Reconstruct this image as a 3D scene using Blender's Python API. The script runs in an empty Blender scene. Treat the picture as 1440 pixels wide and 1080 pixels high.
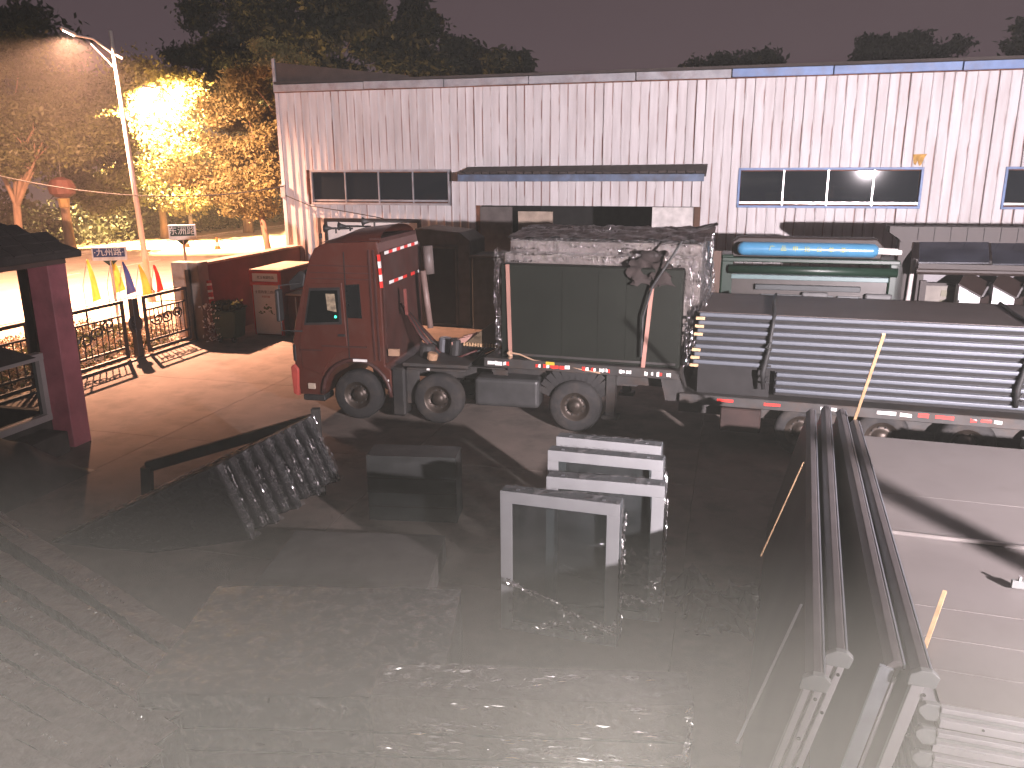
import bpy, math, random
import numpy as np
from mathutils import Vector, Matrix, noise as mnoise

# ------------------------------------------------------------------ camera, world, lights
scene = bpy.context.scene
COL = scene.collection
R = math.radians
rnd = random.Random(7)
UPC = Vector((-25, 4260, 1143)).normalized()
FWC = Vector((0, 0, -1)); YC = (FWC - UPC*FWC.dot(UPC)).normalized(); XC = YC.cross(UPC)
CAM = Vector((0, 0, 5.0))
Mrot = Matrix((XC, YC, UPC))            # camera -> world
cam_d = bpy.data.cameras.new('camera'); cam = bpy.data.objects.new('camera', cam_d); COL.objects.link(cam)
cam_d.sensor_width = 36; cam_d.lens = 1143.0/1440*36; cam_d.clip_start = .05; cam_d.clip_end = 600
cam.matrix_world = Matrix.Translation(CAM) @ Mrot.to_4x4()
scene.camera = cam
def ray(px, py): return (Mrot @ Vector((px-720, 540-py, -1143))).normalized()

world = bpy.data.worlds.new('World'); scene.world = world; world.use_nodes = True
wn = world.node_tree; wn.nodes.clear()
wo = wn.nodes.new('ShaderNodeOutputWorld'); wb = wn.nodes.new('ShaderNodeBackground')
wb2 = wn.nodes.new('ShaderNodeBackground'); wa = wn.nodes.new('ShaderNodeAddShader')
sky = wn.nodes.new('ShaderNodeTexSky'); sky.sky_type = 'NISHITA'; sky.sun_disc = False
sky.sun_elevation = R(-4); sky.sun_rotation = R(200)
wn.links.new(sky.outputs[0], wb.inputs[0]); wb.inputs[1].default_value = .05
wb2.inputs[0].default_value = (.066, .044, .050, 1); wb2.inputs[1].default_value = 1.25     # city glow on a hazy night sky
tcw = wn.nodes.new('ShaderNodeTexCoord'); sxz = wn.nodes.new('ShaderNodeSeparateXYZ'); wn.links.new(tcw.outputs['Generated'], sxz.inputs[0])
mrw = wn.nodes.new('ShaderNodeMapRange'); mrw.inputs[1].default_value = -.05; mrw.inputs[2].default_value = .45; mrw.inputs[3].default_value = 1.6; mrw.inputs[4].default_value = .7
wn.links.new(sxz.outputs[2], mrw.inputs[0]); wn.links.new(mrw.outputs[0], wb2.inputs[1])
wn.links.new(wb.outputs[0], wa.inputs[0]); wn.links.new(wb2.outputs[0], wa.inputs[1]); wn.links.new(wa.outputs[0], wo.inputs[0])

def lamp(name, kind, loc, power, color, radius, target=None, angle=120, blend=1.0):
    d = bpy.data.lights.new(name, kind); d.energy = power; d.color = color
    d.shadow_soft_size = radius
    o = bpy.data.objects.new(name, d); COL.objects.link(o); o.location = loc
    if kind == 'SPOT':
        d.spot_size = R(angle); d.spot_blend = blend
    if target is not None:
        o.rotation_euler = (Vector(target)-Vector(loc)).to_track_quat('-Z', 'Y').to_euler()
    return o
FLOOD = Vector((7.3, -1.5, 4.8))
ADDED_LOW = Vector((.10, .765, 4.265))
lamp('yard_floodlight_beam', 'SPOT', FLOOD, 47000, (1, .87, .92), .10, (11, 28, 12.5), 130, 1.0)
lamp('added_haze_beam', 'SPOT', ADDED_LOW, 1500, (1, .91, .84), .03, ADDED_LOW+Vector((0, .12, 1)), 170, .45)  # added lamp below the view, lights the haze as a pale veil
ADDED_SIDE = Vector((3.3, .88, 4.15))
lamp('added_veil_beam', 'SPOT', ADDED_SIDE, 0.98e6, (1, .89, .81), .03, ADDED_SIDE+Vector((-1, .02, -.042)), 19.5, 1.0)  # added sideways beam; lit haze imitates a veil on window glass
lamp('added_fill_spill', 'POINT', ADDED_LOW, 175, (1, .93, .90), .06)  # added fill near the viewpoint, makes the wrapped film glint
LAMP1 = ray(97, 46)*(30.4/ray(97, 46).y) + CAM; LAMP2 = ray(205, 125)*(55.8/ray(205, 125).y) + CAM
lamp('street_lamp_beam', 'SPOT', LAMP1+Vector((0, 0, -.12)), 85000, (1, .48, .29), .12, LAMP1+Vector((-1.6, 1.8, -9)), 165, .42)
lamp('street_lamp_beam', 'SPOT', LAMP2+Vector((0, 0, -.2)), 260000, (1, .62, .26), .15, LAMP2+Vector((.4, 2.6, -3.6)), 150, .4)

vs = scene.view_settings
scene.display_settings.display_device = 'sRGB'
vs.view_transform = 'Standard'; vs.look = 'None'; vs.exposure = 0; vs.gamma = 1; vs.use_curve_mapping = False
scene.render.engine = 'CYCLES'
cy = scene.cycles
cy.max_bounces = 6; cy.diffuse_bounces = 3; cy.glossy_bounces = 3; cy.transmission_bounces = 4; cy.transparent_max_bounces = 12
cy.volume_bounces = 0; cy.caustics_reflective = False; cy.caustics_refractive = False
cy.sample_clamp_indirect = 4; cy.use_denoising = True
try: cy.denoiser = 'OPENIMAGEDENOISE'
except Exception: pass
cy.use_adaptive_sampling = True; cy.adaptive_threshold = .02

# ------------------------------------------------------------------ measuring helpers
AZ = R(-15.07)
US = Vector((math.cos(AZ), math.sin(AZ), 0)); NS = Vector((-US.y, US.x, 0))
def S(u, v, z=0): p = US*u + NS*v; return Vector((p.x, p.y, z))     # yard frame (u along the warehouse, v away) -> world
def G(px, py, z=0): d = ray(px, py); return CAM + d*((z-5)/d.z)
def atY(px, py, y): d = ray(px, py); return CAM + d*(y/d.y)

# ------------------------------------------------------------------ materials
MATS = {}
def lin(c):
    return tuple(((x/255)/12.92 if x/255 <= .04045 else ((x/255+.055)/1.055)**2.4) for x in c)
def M(name, base, rough=.6, metal=0, var=.25, scale=3, bump=.0, bscale=40, dirt=None, dirt_amt=.4, dirt_scale=2.2, spec=.5,
      emit=None, estr=0, stretch=(1, 1, 1), rand=.0, coat=0, transl=0):
    if name in MATS: return MATS[name]
    m = bpy.data.materials.new(name); m.use_nodes = True; nt = m.node_tree; N = nt.nodes; L = nt.links
    b = N['Principled BSDF']; b.inputs['Roughness'].default_value = rough; b.inputs['Metallic'].default_value = metal
    b.inputs['Specular IOR Level'].default_value = spec
    if coat: b.inputs['Coat Weight'].default_value = coat; b.inputs['Coat Roughness'].default_value = .15
    tc = N.new('ShaderNodeTexCoord'); mp = N.new('ShaderNodeMapping'); mp.inputs['Scale'].default_value = stretch
    L.new(tc.outputs['Object'], mp.inputs[0])
    n1 = N.new('ShaderNodeTexNoise'); n1.inputs['Scale'].default_value = scale; n1.inputs['Detail'].default_value = 6
    L.new(mp.outputs[0], n1.inputs['Vector'])
    cr = N.new('ShaderNodeMapRange'); cr.inputs[1].default_value = .3; cr.inputs[2].default_value = .7
    cr.inputs[3].default_value = 1-var; cr.inputs[4].default_value = 1+var
    L.new(n1.outputs[0], cr.inputs[0])
    mul = N.new('ShaderNodeVectorMath'); mul.operation = 'SCALE'; mul.inputs[0].default_value = base[:3]
    L.new(cr.outputs[0], mul.inputs['Scale'])
    out = mul.outputs[0]
    if rand:
        oi = N.new('ShaderNodeObjectInfo'); mr = N.new('ShaderNodeMapRange'); mr.inputs[3].default_value = 1-rand; mr.inputs[4].default_value = 1+rand
        L.new(oi.outputs['Random'], mr.inputs[0]); m2 = N.new('ShaderNodeVectorMath'); m2.operation = 'SCALE'
        L.new(out, m2.inputs[0]); L.new(mr.outputs[0], m2.inputs['Scale']); out = m2.outputs[0]
    if dirt:
        n2 = N.new('ShaderNodeTexNoise'); n2.inputs['Scale'].default_value = dirt_scale; n2.inputs['Detail'].default_value = 8; n2.inputs['Roughness'].default_value = .65
        L.new(mp.outputs[0], n2.inputs['Vector'])
        r2 = N.new('ShaderNodeMapRange'); r2.inputs[1].default_value = .48; r2.inputs[2].default_value = .72; r2.inputs[4].default_value = dirt_amt
        L.new(n2.outputs[0], r2.inputs[0]); mx = N.new('ShaderNodeMix'); mx.data_type = 'RGBA'
        L.new(r2.outputs[0], mx.inputs[0]); L.new(out, mx.inputs[6]); mx.inputs[7].default_value = (*dirt, 1); out = mx.outputs[2]
    L.new(out, b.inputs['Base Color'])
    if bump:
        n3 = N.new('ShaderNodeTexNoise'); n3.inputs['Scale'].default_value = bscale; n3.inputs['Detail'].default_value = 4
        L.new(mp.outputs[0], n3.inputs['Vector'])
        bp = N.new('ShaderNodeBump'); bp.inputs['Strength'].default_value = bump; bp.inputs['Distance'].default_value = .02
        L.new(n3.outputs[0], bp.inputs['Height']); L.new(bp.outputs[0], b.inputs['Normal'])
    if emit: b.inputs['Emission Color'].default_value = (*emit, 1); b.inputs['Emission Strength'].default_value = estr
    if transl:
        t = N.new('ShaderNodeBsdfTranslucent'); L.new(out, t.inputs[0]); ms = N.new('ShaderNodeMixShader'); ms.inputs[0].default_value = transl
        L.new(b.outputs[0], ms.inputs[1]); L.new(t.outputs[0], ms.inputs[2]); L.new(ms.outputs[0], N['Material Output'].inputs[0])
    MATS[name] = m; return m

def film_mat(name, alpha_lo, alpha_hi, rough=.12, scale=14, base=(.5, .5, .52), metal=0):
    """clear stretch film: mostly see-through, crumpled, with glints"""
    m = bpy.data.materials.new(name); m.use_nodes = True; nt = m.node_tree; N = nt.nodes; L = nt.links
    b = N['Principled BSDF']; b.inputs['Base Color'].default_value = (*base, 1); b.inputs['Roughness'].default_value = rough
    b.inputs['Specular IOR Level'].default_value = .9
    tc = N.new('ShaderNodeTexCoord'); v = N.new('ShaderNodeTexVoronoi'); v.inputs['Scale'].default_value = scale; v.feature = 'SMOOTH_F1'
    n = N.new('ShaderNodeTexNoise'); n.inputs['Scale'].default_value = scale*.35; n.inputs['Detail'].default_value = 7; n.inputs['Distortion'].default_value = 1.5
    L.new(tc.outputs['Object'], n.inputs[0]); L.new(tc.outputs['Object'], v.inputs[0])
    ad = N.new('ShaderNodeMath'); L.new(n.outputs[0], ad.inputs[0]); L.new(v.outputs[0], ad.inputs[1])
    bp = N.new('ShaderNodeBump'); bp.inputs['Strength'].default_value = 1; bp.inputs['Distance'].default_value = .05
    L.new(ad.outputs[0], bp.inputs['Height']); L.new(bp.outputs[0], b.inputs['Normal'])
    mr = N.new('ShaderNodeMapRange'); mr.inputs[1].default_value = .45; mr.inputs[2].default_value = .75; mr.inputs[3].default_value = alpha_lo; mr.inputs[4].default_value = alpha_hi
    L.new(n.outputs[0], mr.inputs[0])
    tr = N.new('ShaderNodeBsdfTransparent'); ms = N.new('ShaderNodeMixShader')
    L.new(mr.outputs[0], ms.inputs[0]); L.new(tr.outputs[0], ms.inputs[1]); L.new(b.outputs[0], ms.inputs[2]); L.new(ms.outputs[0], N['Material Output'].inputs[0])
    b.inputs['Metallic'].default_value = metal; MATS[name] = m; return m

def glass_mat(name, tint=(.02, .025, .03), rough=.04, alpha=.75):
    m = bpy.data.materials.new(name); m.use_nodes = True; nt = m.node_tree; N = nt.nodes; L = nt.links
    b = N['Principled BSDF']; b.inputs['Base Color'].default_value = (*tint, 1); b.inputs['Roughness'].default_value = rough
    tr = N.new('ShaderNodeBsdfTransparent'); tr.inputs[0].default_value = (.8, .85, .85, 1); ms = N.new('ShaderNodeMixShader'); ms.inputs[0].default_value = alpha
    L.new(tr.outputs[0], ms.inputs[1]); L.new(b.outputs[0], ms.inputs[2]); L.new(ms.outputs[0], N['Material Output'].inputs[0])
    MATS[name] = m; return m

def cladding_mat():
    m = bpy.data.materials.new('painted_cladding'); m.use_nodes = True; nt = m.node_tree; N = nt.nodes; L = nt.links
    b = N['Principled BSDF']; b.inputs['Roughness'].default_value = .55
    oi = N.new('ShaderNodeObjectInfo')
    geo = N.new('ShaderNodeNewGeometry'); uv = N.new('ShaderNodeUVMap'); sep = N.new('ShaderNodeSeparateXYZ'); L.new(uv.outputs[0], sep.inputs[0])
    mp = N.new('ShaderNodeMapping'); mp.inputs['Scale'].default_value = (3.6, 3.6, .55); L.new(geo.outputs['Position'], mp.inputs[0])
    n = N.new('ShaderNodeTexNoise'); n.inputs['Scale'].default_value = 1.3; n.inputs['Detail'].default_value = 6; L.new(mp.outputs[0], n.inputs[0])
    base = N.new('ShaderNodeMix'); base.data_type = 'RGBA'
    base.inputs[6].default_value = (.60, .57, .575, 1); base.inputs[7].default_value = (.47, .43, .43, 1)
    r1 = N.new('ShaderNodeMapRange'); r1.inputs[1].default_value = .35; r1.inputs[2].default_value = .75; L.new(n.outputs[0], r1.inputs[0]); L.new(r1.outputs[0], base.inputs[0])
    sc = N.new('ShaderNodeVectorMath'); sc.operation = 'SCALE'; mr = N.new('ShaderNodeMapRange'); mr.inputs[3].default_value = .92; mr.inputs[4].default_value = 1.05
    L.new(oi.outputs['Random'], mr.inputs[0]); L.new(base.outputs[2], sc.inputs[0]); L.new(mr.outputs[0], sc.inputs['Scale'])
    # rust that starts at the lapped edge of the sheet (uv.x near 1) and runs in broken streaks
    n2 = N.new('ShaderNodeTexNoise'); n2.inputs['Scale'].default_value = 1.0; n2.inputs['Detail'].default_value = 5
    mp2 = N.new('ShaderNodeMapping'); mp2.inputs['Scale'].default_value = (2.9, 2.9, .8); L.new(geo.outputs['Position'], mp2.inputs[0]); L.new(mp2.outputs[0], n2.inputs[0])
    e = N.new('ShaderNodeMapRange'); e.inputs[1].default_value = .84; e.inputs[2].default_value = 1.0; L.new(sep.outputs[0], e.inputs[0])
    t = N.new('ShaderNodeMapRange'); t.inputs[1].default_value = .45; t.inputs[2].default_value = .56; L.new(n2.outputs[0], t.inputs[0])
    mm = N.new('ShaderNodeMath'); mm.operation = 'MULTIPLY'; L.new(e.outputs[0], mm.inputs[0]); L.new(t.outputs[0], mm.inputs[1])
    mx = N.new('ShaderNodeMix'); mx.data_type = 'RGBA'; L.new(mm.outputs[0], mx.inputs[0]); L.new(sc.outputs[0], mx.inputs[6]); mx.inputs[7].default_value = (.17, .055, .03, 1)
    L.new(mx.outputs[2], b.inputs['Base Color'])
    MATS['clad'] = m; return m
clad = cladding_mat()

concrete = M('yard_concrete', (.205, .165, .14), .85, var=.16, scale=1.4, bump=.25, bscale=60, dirt=(.09, .075, .065), dirt_amt=.95, dirt_scale=.9, rand=.07)
dust = M('dusty_ground', (.17, .135, .10), .95, var=.3, scale=2, bump=.6, bscale=12)
asphalt = M('road_asphalt', (.42, .36, .30), .8, var=.15, scale=2, bump=.25, bscale=90, dirt=(.12, .1, .085), dirt_amt=.5, dirt_scale=.5)
paint = M('road_paint', (.7, .68, .6), .6, var=.15)
kerbm = M('kerb_stone', (.38, .34, .3), .8, bump=.3)
verge_m = M('verge_soil', (.22, .16, .10), .95, var=.35, scale=1.5, bump=.8, bscale=8)
lawn_m = M('lawn_green', (.10, .14, .045), .9, var=.4, scale=6, bump=.9, bscale=40)
blue = M('blue_trim', (.13, .21, .40), .5, var=.18, dirt=(.2, .15, .12), dirt_amt=.35)
greyblue = M('faded_trim', (.30, .30, .32), .55, var=.2, dirt=(.16, .08, .05), dirt_amt=.5)
rust = M('rusty_backing', (.15, .06, .035), .9, var=.5, scale=5)
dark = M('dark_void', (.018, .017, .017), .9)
darkroof = M('dark_roofing', (.045, .035, .032), .85, bump=.6, bscale=18)
beige = M('beige_board', (.42, .33, .26), .7)
woodpale = M('pale_timber', (.55, .36, .20), .7, var=.2, scale=8, stretch=(1, 1, .15))
brownboard = M('brown_board', (.075, .045, .033), .7, var=.25, stretch=(1, 1, .3))
red_cab = M('truck_red', (.085, .023, .015), .38, var=.12, scale=1.5, dirt=(.11, .065, .05), dirt_amt=.5, dirt_scale=1.8, coat=.25, bump=.04, bscale=3)
red_dk = M('truck_red_dark', (.06, .022, .018), .5, var=.2, dirt=(.06, .045, .04), dirt_amt=.5)
blackp = M('black_plastic', (.022, .021, .021), .55, var=.25, dirt=(.07, .06, .05), dirt_amt=.4)
rubber = M('tyre_rubber', (.022, .021, .021), .85, var=.25, bump=.3, bscale=30, dirt=(.09, .07, .055), dirt_amt=.5)
steeldk = M('dark_steel', (.05, .047, .045), .6, metal=.2, var=.3, dirt=(.09, .05, .03), dirt_amt=.5)
rimm = M('wheel_rim', (.07, .055, .045), .45, metal=.6, var=.3, dirt=(.07, .05, .04), dirt_amt=.6)
chrome = M('bright_metal', (.6, .56, .53), .3, metal=.9, var=.15)
refw = M('reflective_white', (.95, .93, .88), .35, var=.08, spec=.8)
refr = M('reflective_red', (.85, .05, .04), .35, var=.1, spec=.8)
galv = M('galvanised', (.34, .36, .39), .42, metal=.55, var=.15, scale=2, dirt=(.15, .14, .13), dirt_amt=.25)
panelend = M('panel_edge_blue', (.095, .106, .124), .5, metal=.1, var=.15, scale=1.5, stretch=(.3, 1, 1))
panelbody = M('panel_body_dark', (.014, .014, .017), .5, var=.2, scale=1)
paneltop = M('panel_top_brown', (.06, .045, .04), .55, var=.2, scale=1.2)
greenpan = M('green_panel', (.011, .013, .010), .6, var=.15, scale=1.3, spec=.2)
framew = M('frame_white', (.30, .305, .31), .42, var=.08, scale=3)
framed = M('frame_inside_grey', (.10, .11, .115), .5, var=.2)
palepan = M('pale_panel', (.18, .163, .155), .5, var=.05, scale=1.3, dirt=(.14, .122, .115), dirt_amt=.4)
profw = M('white_profile', (.27, .26, .262), .4, var=.07)
capm = M('end_cap_grey', (.17, .175, .17), .55, var=.06)
wrapdk = M('wrapped_dark', (.028, .028, .029), .12, var=.3, scale=4, bump=.9, bscale=13, spec=.9, coat=.5)
wrapgr = M('wrapped_grey', (.16, .14, .13), .14, var=.25, scale=3, bump=.9, bscale=9, spec=.9, coat=.4)
film = film_mat('stretch_film', .03, .6, rough=.14, scale=18, base=(.7, .68, .68), metal=.6)
film2 = film_mat('stretch_film_dense', .08, .75, rough=.16, scale=22, base=(.45, .42, .42), metal=.75)
glass = glass_mat('window_glass'); cabglass = glass_mat('cab_glass', (.01, .012, .012), .06, .6)
plaster = M('red_plaster', (.12, .034, .027), .85, var=.2, scale=2, bump=.3, bscale=25, dirt=(.06, .03, .022), dirt_amt=.6, dirt_scale=1.2)
pier = M('grey_plaster', (.26, .21, .18), .85, var=.15, bump=.2)
gatepaint = M('gate_black_paint', (.025, .02, .02), .45, var=.2)
colm = M('column_red_paint', (.34, .11, .13), .75, var=.22, scale=2, bump=.3, bscale=20, dirt=(.11, .06, .06), dirt_amt=.6, dirt_scale=1.3)
boothw = M('booth_wall_dark', (.05, .042, .038), .8, var=.3)
frmgrey = M('booth_frame_grey', (.34, .31, .30), .5, var=.1)
redpaint = M('cabinet_red', (.50, .035, .03), .45, var=.1)
whitepr = M('printed_white', (.82, .78, .74), .5, var=.06)
inkgrey = M('print_ink_grey', (.20, .17, .15), .6); inkgreen = M('print_ink_green', (.14, .20, .12), .6)
signblue = M('sign_blue', (.02, .05, .16), .45); signgreen = M('sign_green', (.012, .045, .035), .45)
signwhite = M('sign_white', (.75, .74, .70), .45)
polem = M('lamp_pole_paint', (.55, .50, .46), .4, metal=.3, var=.08)
bark = M('tree_bark', (.16, .105, .07), .9, var=.35, scale=4, bump=.9, bscale=14, stretch=(1, 1, .25))
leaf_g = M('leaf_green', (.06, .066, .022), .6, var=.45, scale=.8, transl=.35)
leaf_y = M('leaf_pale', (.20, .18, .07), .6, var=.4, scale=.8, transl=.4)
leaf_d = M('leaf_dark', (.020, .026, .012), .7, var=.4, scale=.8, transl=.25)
bloom = M('blossom_pale', (.55, .42, .30), .7, var=.4, scale=9)
flag_y = M('flag_yellow', (.50, .36, .06), .7, transl=.35); flag_b = M('flag_blue', (.03, .05, .22), .7, transl=.2); flag_r = M('flag_red', (.6, .03, .03), .7, transl=.3)
bin_g = M('bin_green', (.012, .045, .022), .5, var=.2); conem = M('cone_orange', (.75, .12, .03), .5)
sh_green = M('shelter_green', (.008, .024, .015), .4, var=.2); sh_blue = M('shelter_blue', (.06, .20, .34), .3, var=.1, coat=.4)
sh_teal = M('shelter_teal', (.12, .18, .18), .3, var=.1); yellowp = M('letter_yellow', (.34, .36, .06), .5)
sh_brown = M('shelter_brown', (.019, .0105, .0085), .6, var=.2); sh_glass = M('shelter_roof_glass', (.025, .027, .036), .15, var=.5, scale=1.5, spec=.9)
cable_m = M('cable_black', (.02, .02, .02), .6)
strap_m = M('strap_pinkwood', (.36, .19, .15), .7, var=.2, stretch=(1, 1, .3)); rope_m = M('rope_tan', (.40, .26, .17), .9)

# ------------------------------------------------------------------ mesh builder
class B:
    def __init__(s): s.v = []; s.f = []; s.smooth = False
    def add(s, vs, fs):
        n = len(s.v); s.v += [tuple(v) for v in vs]; s.f += [tuple(i+n for i in f) for f in fs]; return s
    def hexa(s, p): return s.add(p, [(0, 3, 2, 1), (4, 5, 6, 7), (0, 1, 5, 4), (1, 2, 6, 5), (2, 3, 7, 6), (3, 0, 4, 7)])
    def box(s, x0, x1, y0, y1, z0, z1):
        return s.hexa([(x0, y0, z0), (x1, y0, z0), (x1, y1, z0), (x0, y1, z0), (x0, y0, z1), (x1, y0, z1), (x1, y1, z1), (x0, y1, z1)])
    def bar(s, a, b, w, h, up=(0, 0, 1)):        # rectangular bar between two points
        a = Vector(a); b = Vector(b); d = (b-a).normalized(); u = Vector(up)
        if abs(d.dot(u)) > .98: u = Vector((0, 1, 0))
        x = d.cross(u).normalized()*w/2; y = x.cross(d).normalized()*h/2
        return s.hexa([a-x-y, a+x-y, a+x+y, a-x+y, b-x-y, b+x-y, b+x+y, b-x+y])
    def tube(s, pts, r, n=8, caps=True):
        pts = [Vector(p) for p in pts]; rs = r if isinstance(r, (list, tuple)) else [r]*len(pts); rings = []; base = len(s.v)
        ref = None
        for i, p in enumerate(pts):
            d = (pts[min(i+1, len(pts)-1)]-pts[max(i-1, 0)]).normalized()
            if ref is None: ref = d.orthogonal().normalized()
            ref = (ref-d*ref.dot(d)).normalized(); y = d.cross(ref)
            for k in range(n):
                a = 2*math.pi*k/n; s.v.append(tuple(p+(ref*math.cos(a)+y*math.sin(a))*rs[i]))
        for i in range(len(pts)-1):
            for k in range(n):
                a = base+i*n+k; b = base+i*n+(k+1) % n; s.f.append((a, b, b+n, a+n))
        if caps: s.f.append(tuple(base+k for k in range(n))[::-1]); s.f.append(tuple(base+(len(pts)-1)*n+k for k in range(n)))
        return s
    def lathe(s, prof, c, axis, n=24):           # prof: (radius, along)
        c = Vector(c); ax = Vector(axis).normalized(); e = ax.orthogonal().normalized(); g = ax.cross(e); base = len(s.v)
        for (r, t) in prof:
            for k in range(n):
                a = 2*math.pi*k/n; s.v.append(tuple(c+ax*t+(e*math.cos(a)+g*math.sin(a))*r))
        for i in range(len(prof)-1):
            for k in range(n):
                a = base+i*n+k; b = base+i*n+(k+1) % n; s.f.append((a, b, b+n, a+n))
        return s
    def prism(s, poly, p3):                      # poly of 2d points, p3(pt, t) for t in (0,1)
        n = len(poly); base = len(s.v)
        s.v += [tuple(p3(q, 0)) for q in poly] + [tuple(p3(q, 1)) for q in poly]
        s.f.append(tuple(base+i for i in range(n))); s.f.append(tuple(base+n+i for i in range(n))[::-1])
        for i in range(n): s.f.append((base+i, base+n+i, base+n+(i+1) % n, base+(i+1) % n))
        return s
    def obj(s, name, m, parent=None, bevel=0, seg=1, smooth=False, loc=None):
        me = bpy.data.meshes.new(name); me.from_pydata(s.v, [], s.f); me.update()
        o = bpy.data.objects.new(name, me); COL.objects.link(o); me.materials.append(m)
        import bmesh
        bm = bmesh.new(); bm.from_mesh(me); bmesh.ops.recalc_face_normals(bm, faces=bm.faces)
        bm.to_mesh(me); bm.free()
        if smooth:
            for p in me.polygons: p.use_smooth = True
        if parent is not None: o.parent = parent
        if loc is not None: o.location = loc
        if bevel:
            md = o.modifiers.new('bevel', 'BEVEL'); md.width = bevel; md.segments = seg; md.limit_method = 'ANGLE'; md.angle_limit = R(35)
        return o
def BX(*a): return B().box(*a)
def tag(o, label=None, cat=None, group=None, kind=None):
    if label: o['label'] = label
    if cat: o['category'] = cat
    if group: o['group'] = group
    if kind: o['kind'] = kind
    return o
def thing(name, label, cat, loc=(0, 0, 0), rz=0, group=None):
    o = bpy.data.objects.new(name, None); COL.objects.link(o); o.empty_display_size = .2
    o.location = loc; o.rotation_euler = (0, 0, rz); return tag(o, label, cat, group)
def copy_tree(o, parent=None):
    c = o.copy(); COL.objects.link(c)
    if parent is not None: c.parent = parent
    for ch in list(o.children): copy_tree(ch, c)
    return c
def text(s_, name, body, size, loc, rot, m, parent, extrude=.004):
    cu = bpy.data.curves.new(name, 'FONT'); cu.body = body; cu.size = size; cu.align_x = 'CENTER'; cu.align_y = 'CENTER'; cu.extrude = extrude
    cu.materials.append(m); o = bpy.data.objects.new(name, cu); COL.objects.link(o); o.location = loc; o.rotation_euler = rot
    bpy.context.view_layer.update()
    me = bpy.data.meshes.new_from_object(o.evaluated_get(bpy.context.evaluated_depsgraph_get()))
    mo = bpy.data.objects.new(name, me); COL.objects.link(mo); mo.location = loc; mo.rotation_euler = rot
    if not me.materials: me.materials.append(m)
    bpy.data.objects.remove(o); bpy.data.curves.remove(cu)
    if parent is not None: mo.parent = parent
    return mo
def grid_surface(fn, nu, nv):
    b = B(); b.v = [tuple(fn(i/nu, j/nv)) for j in range(nv+1) for i in range(nu+1)]
    b.f = [(j*(nu+1)+i, j*(nu+1)+i+1, (j+1)*(nu+1)+i+1, (j+1)*(nu+1)+i) for j in range(nv) for i in range(nu)]
    return b
def crumple(p, amp, fr):
    q = Vector(p)*fr
    return Vector((mnoise.noise(q), mnoise.noise(q+Vector((31, 7, 3))), mnoise.noise(q+Vector((5, 77, 13)))))*amp

# ------------------------------------------------------------------ ground, road
yard = BX(-60, 60, -30, 130, -.30, -.06).obj('ground', dust); yard.rotation_euler[2] = AZ; yard['kind'] = 'structure'
slabroot = bpy.data.objects.new('yard_pavement', None); COL.objects.link(slabroot); slabroot.rotation_euler[2] = AZ; slabroot['kind'] = 'structure'
slab = BX(0, 4.992, 0, 3.992, -.2, 0).obj('slab', concrete, slabroot, bevel=.003)
k = 0
for i in range(9):
    for j in range(9):
        u0 = -15.35+i*5.0; v0 = -7.4+j*4.0
        if k == 0: o = slab
        else: o = slab.copy(); COL.objects.link(o)
        o.location = (u0, v0, 0); k += 1
# outside the gate: paved apron, planting bed, road
BX(-19.2, -15.42, 2, 20.9, -.2, -.004).obj('apron_pavement', M('apron_paving', (.36, .27, .19), .85, var=.2, bump=.3), None).rotation_euler[2] = AZ
bpy.data.objects['apron_pavement']['kind'] = 'structure'
ro = BX(-38.6, -23.0, -30, 130, -.1, -.035).obj('road', asphalt); ro.rotation_euler[2] = AZ; ro['kind'] = 'structure'
b = B()
for i in range(26): b.box(-31.35, -31.2, -30+i*6, -26.4+i*6, -.033, -.028)
b.box(-23.6, -23.45, -30, 130, -.033, -.028); b.box(-38.1, -37.95, -30, 130, -.033, -.028)
o = b.obj('road_marking', paint); o.rotation_euler[2] = AZ; o['kind'] = 'structure'
o = BX(-23.0, -22.85, -30, 130, -.1, .09).obj('kerb', kerbm); o.rotation_euler[2] = AZ; o['kind'] = 'structure'
o = BX(-22.85, -19.3, -30, 130, -.1, .06).obj('pavement', M('pavement_blocks', (.42, .34, .26), .85, var=.15, bump=.3)); o.rotation_euler[2] = AZ; o['kind'] = 'structure'
o = BX(-38.75, -38.6, -30, 130, -.1, .09).obj('kerb', kerbm); o.rotation_euler[2] = AZ; o['kind'] = 'structure'
o = BX(-60, -38.75, -30, 130, -.1, .05).obj('verge', verge_m); o.rotation_euler[2] = AZ; o['kind'] = 'structure'
o = BX(-18.6, -16.9, 3, 20.6, -.05, .05).obj('lawn', lawn_m); o.rotation_euler[2] = AZ; o['kind'] = 'structure'

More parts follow.
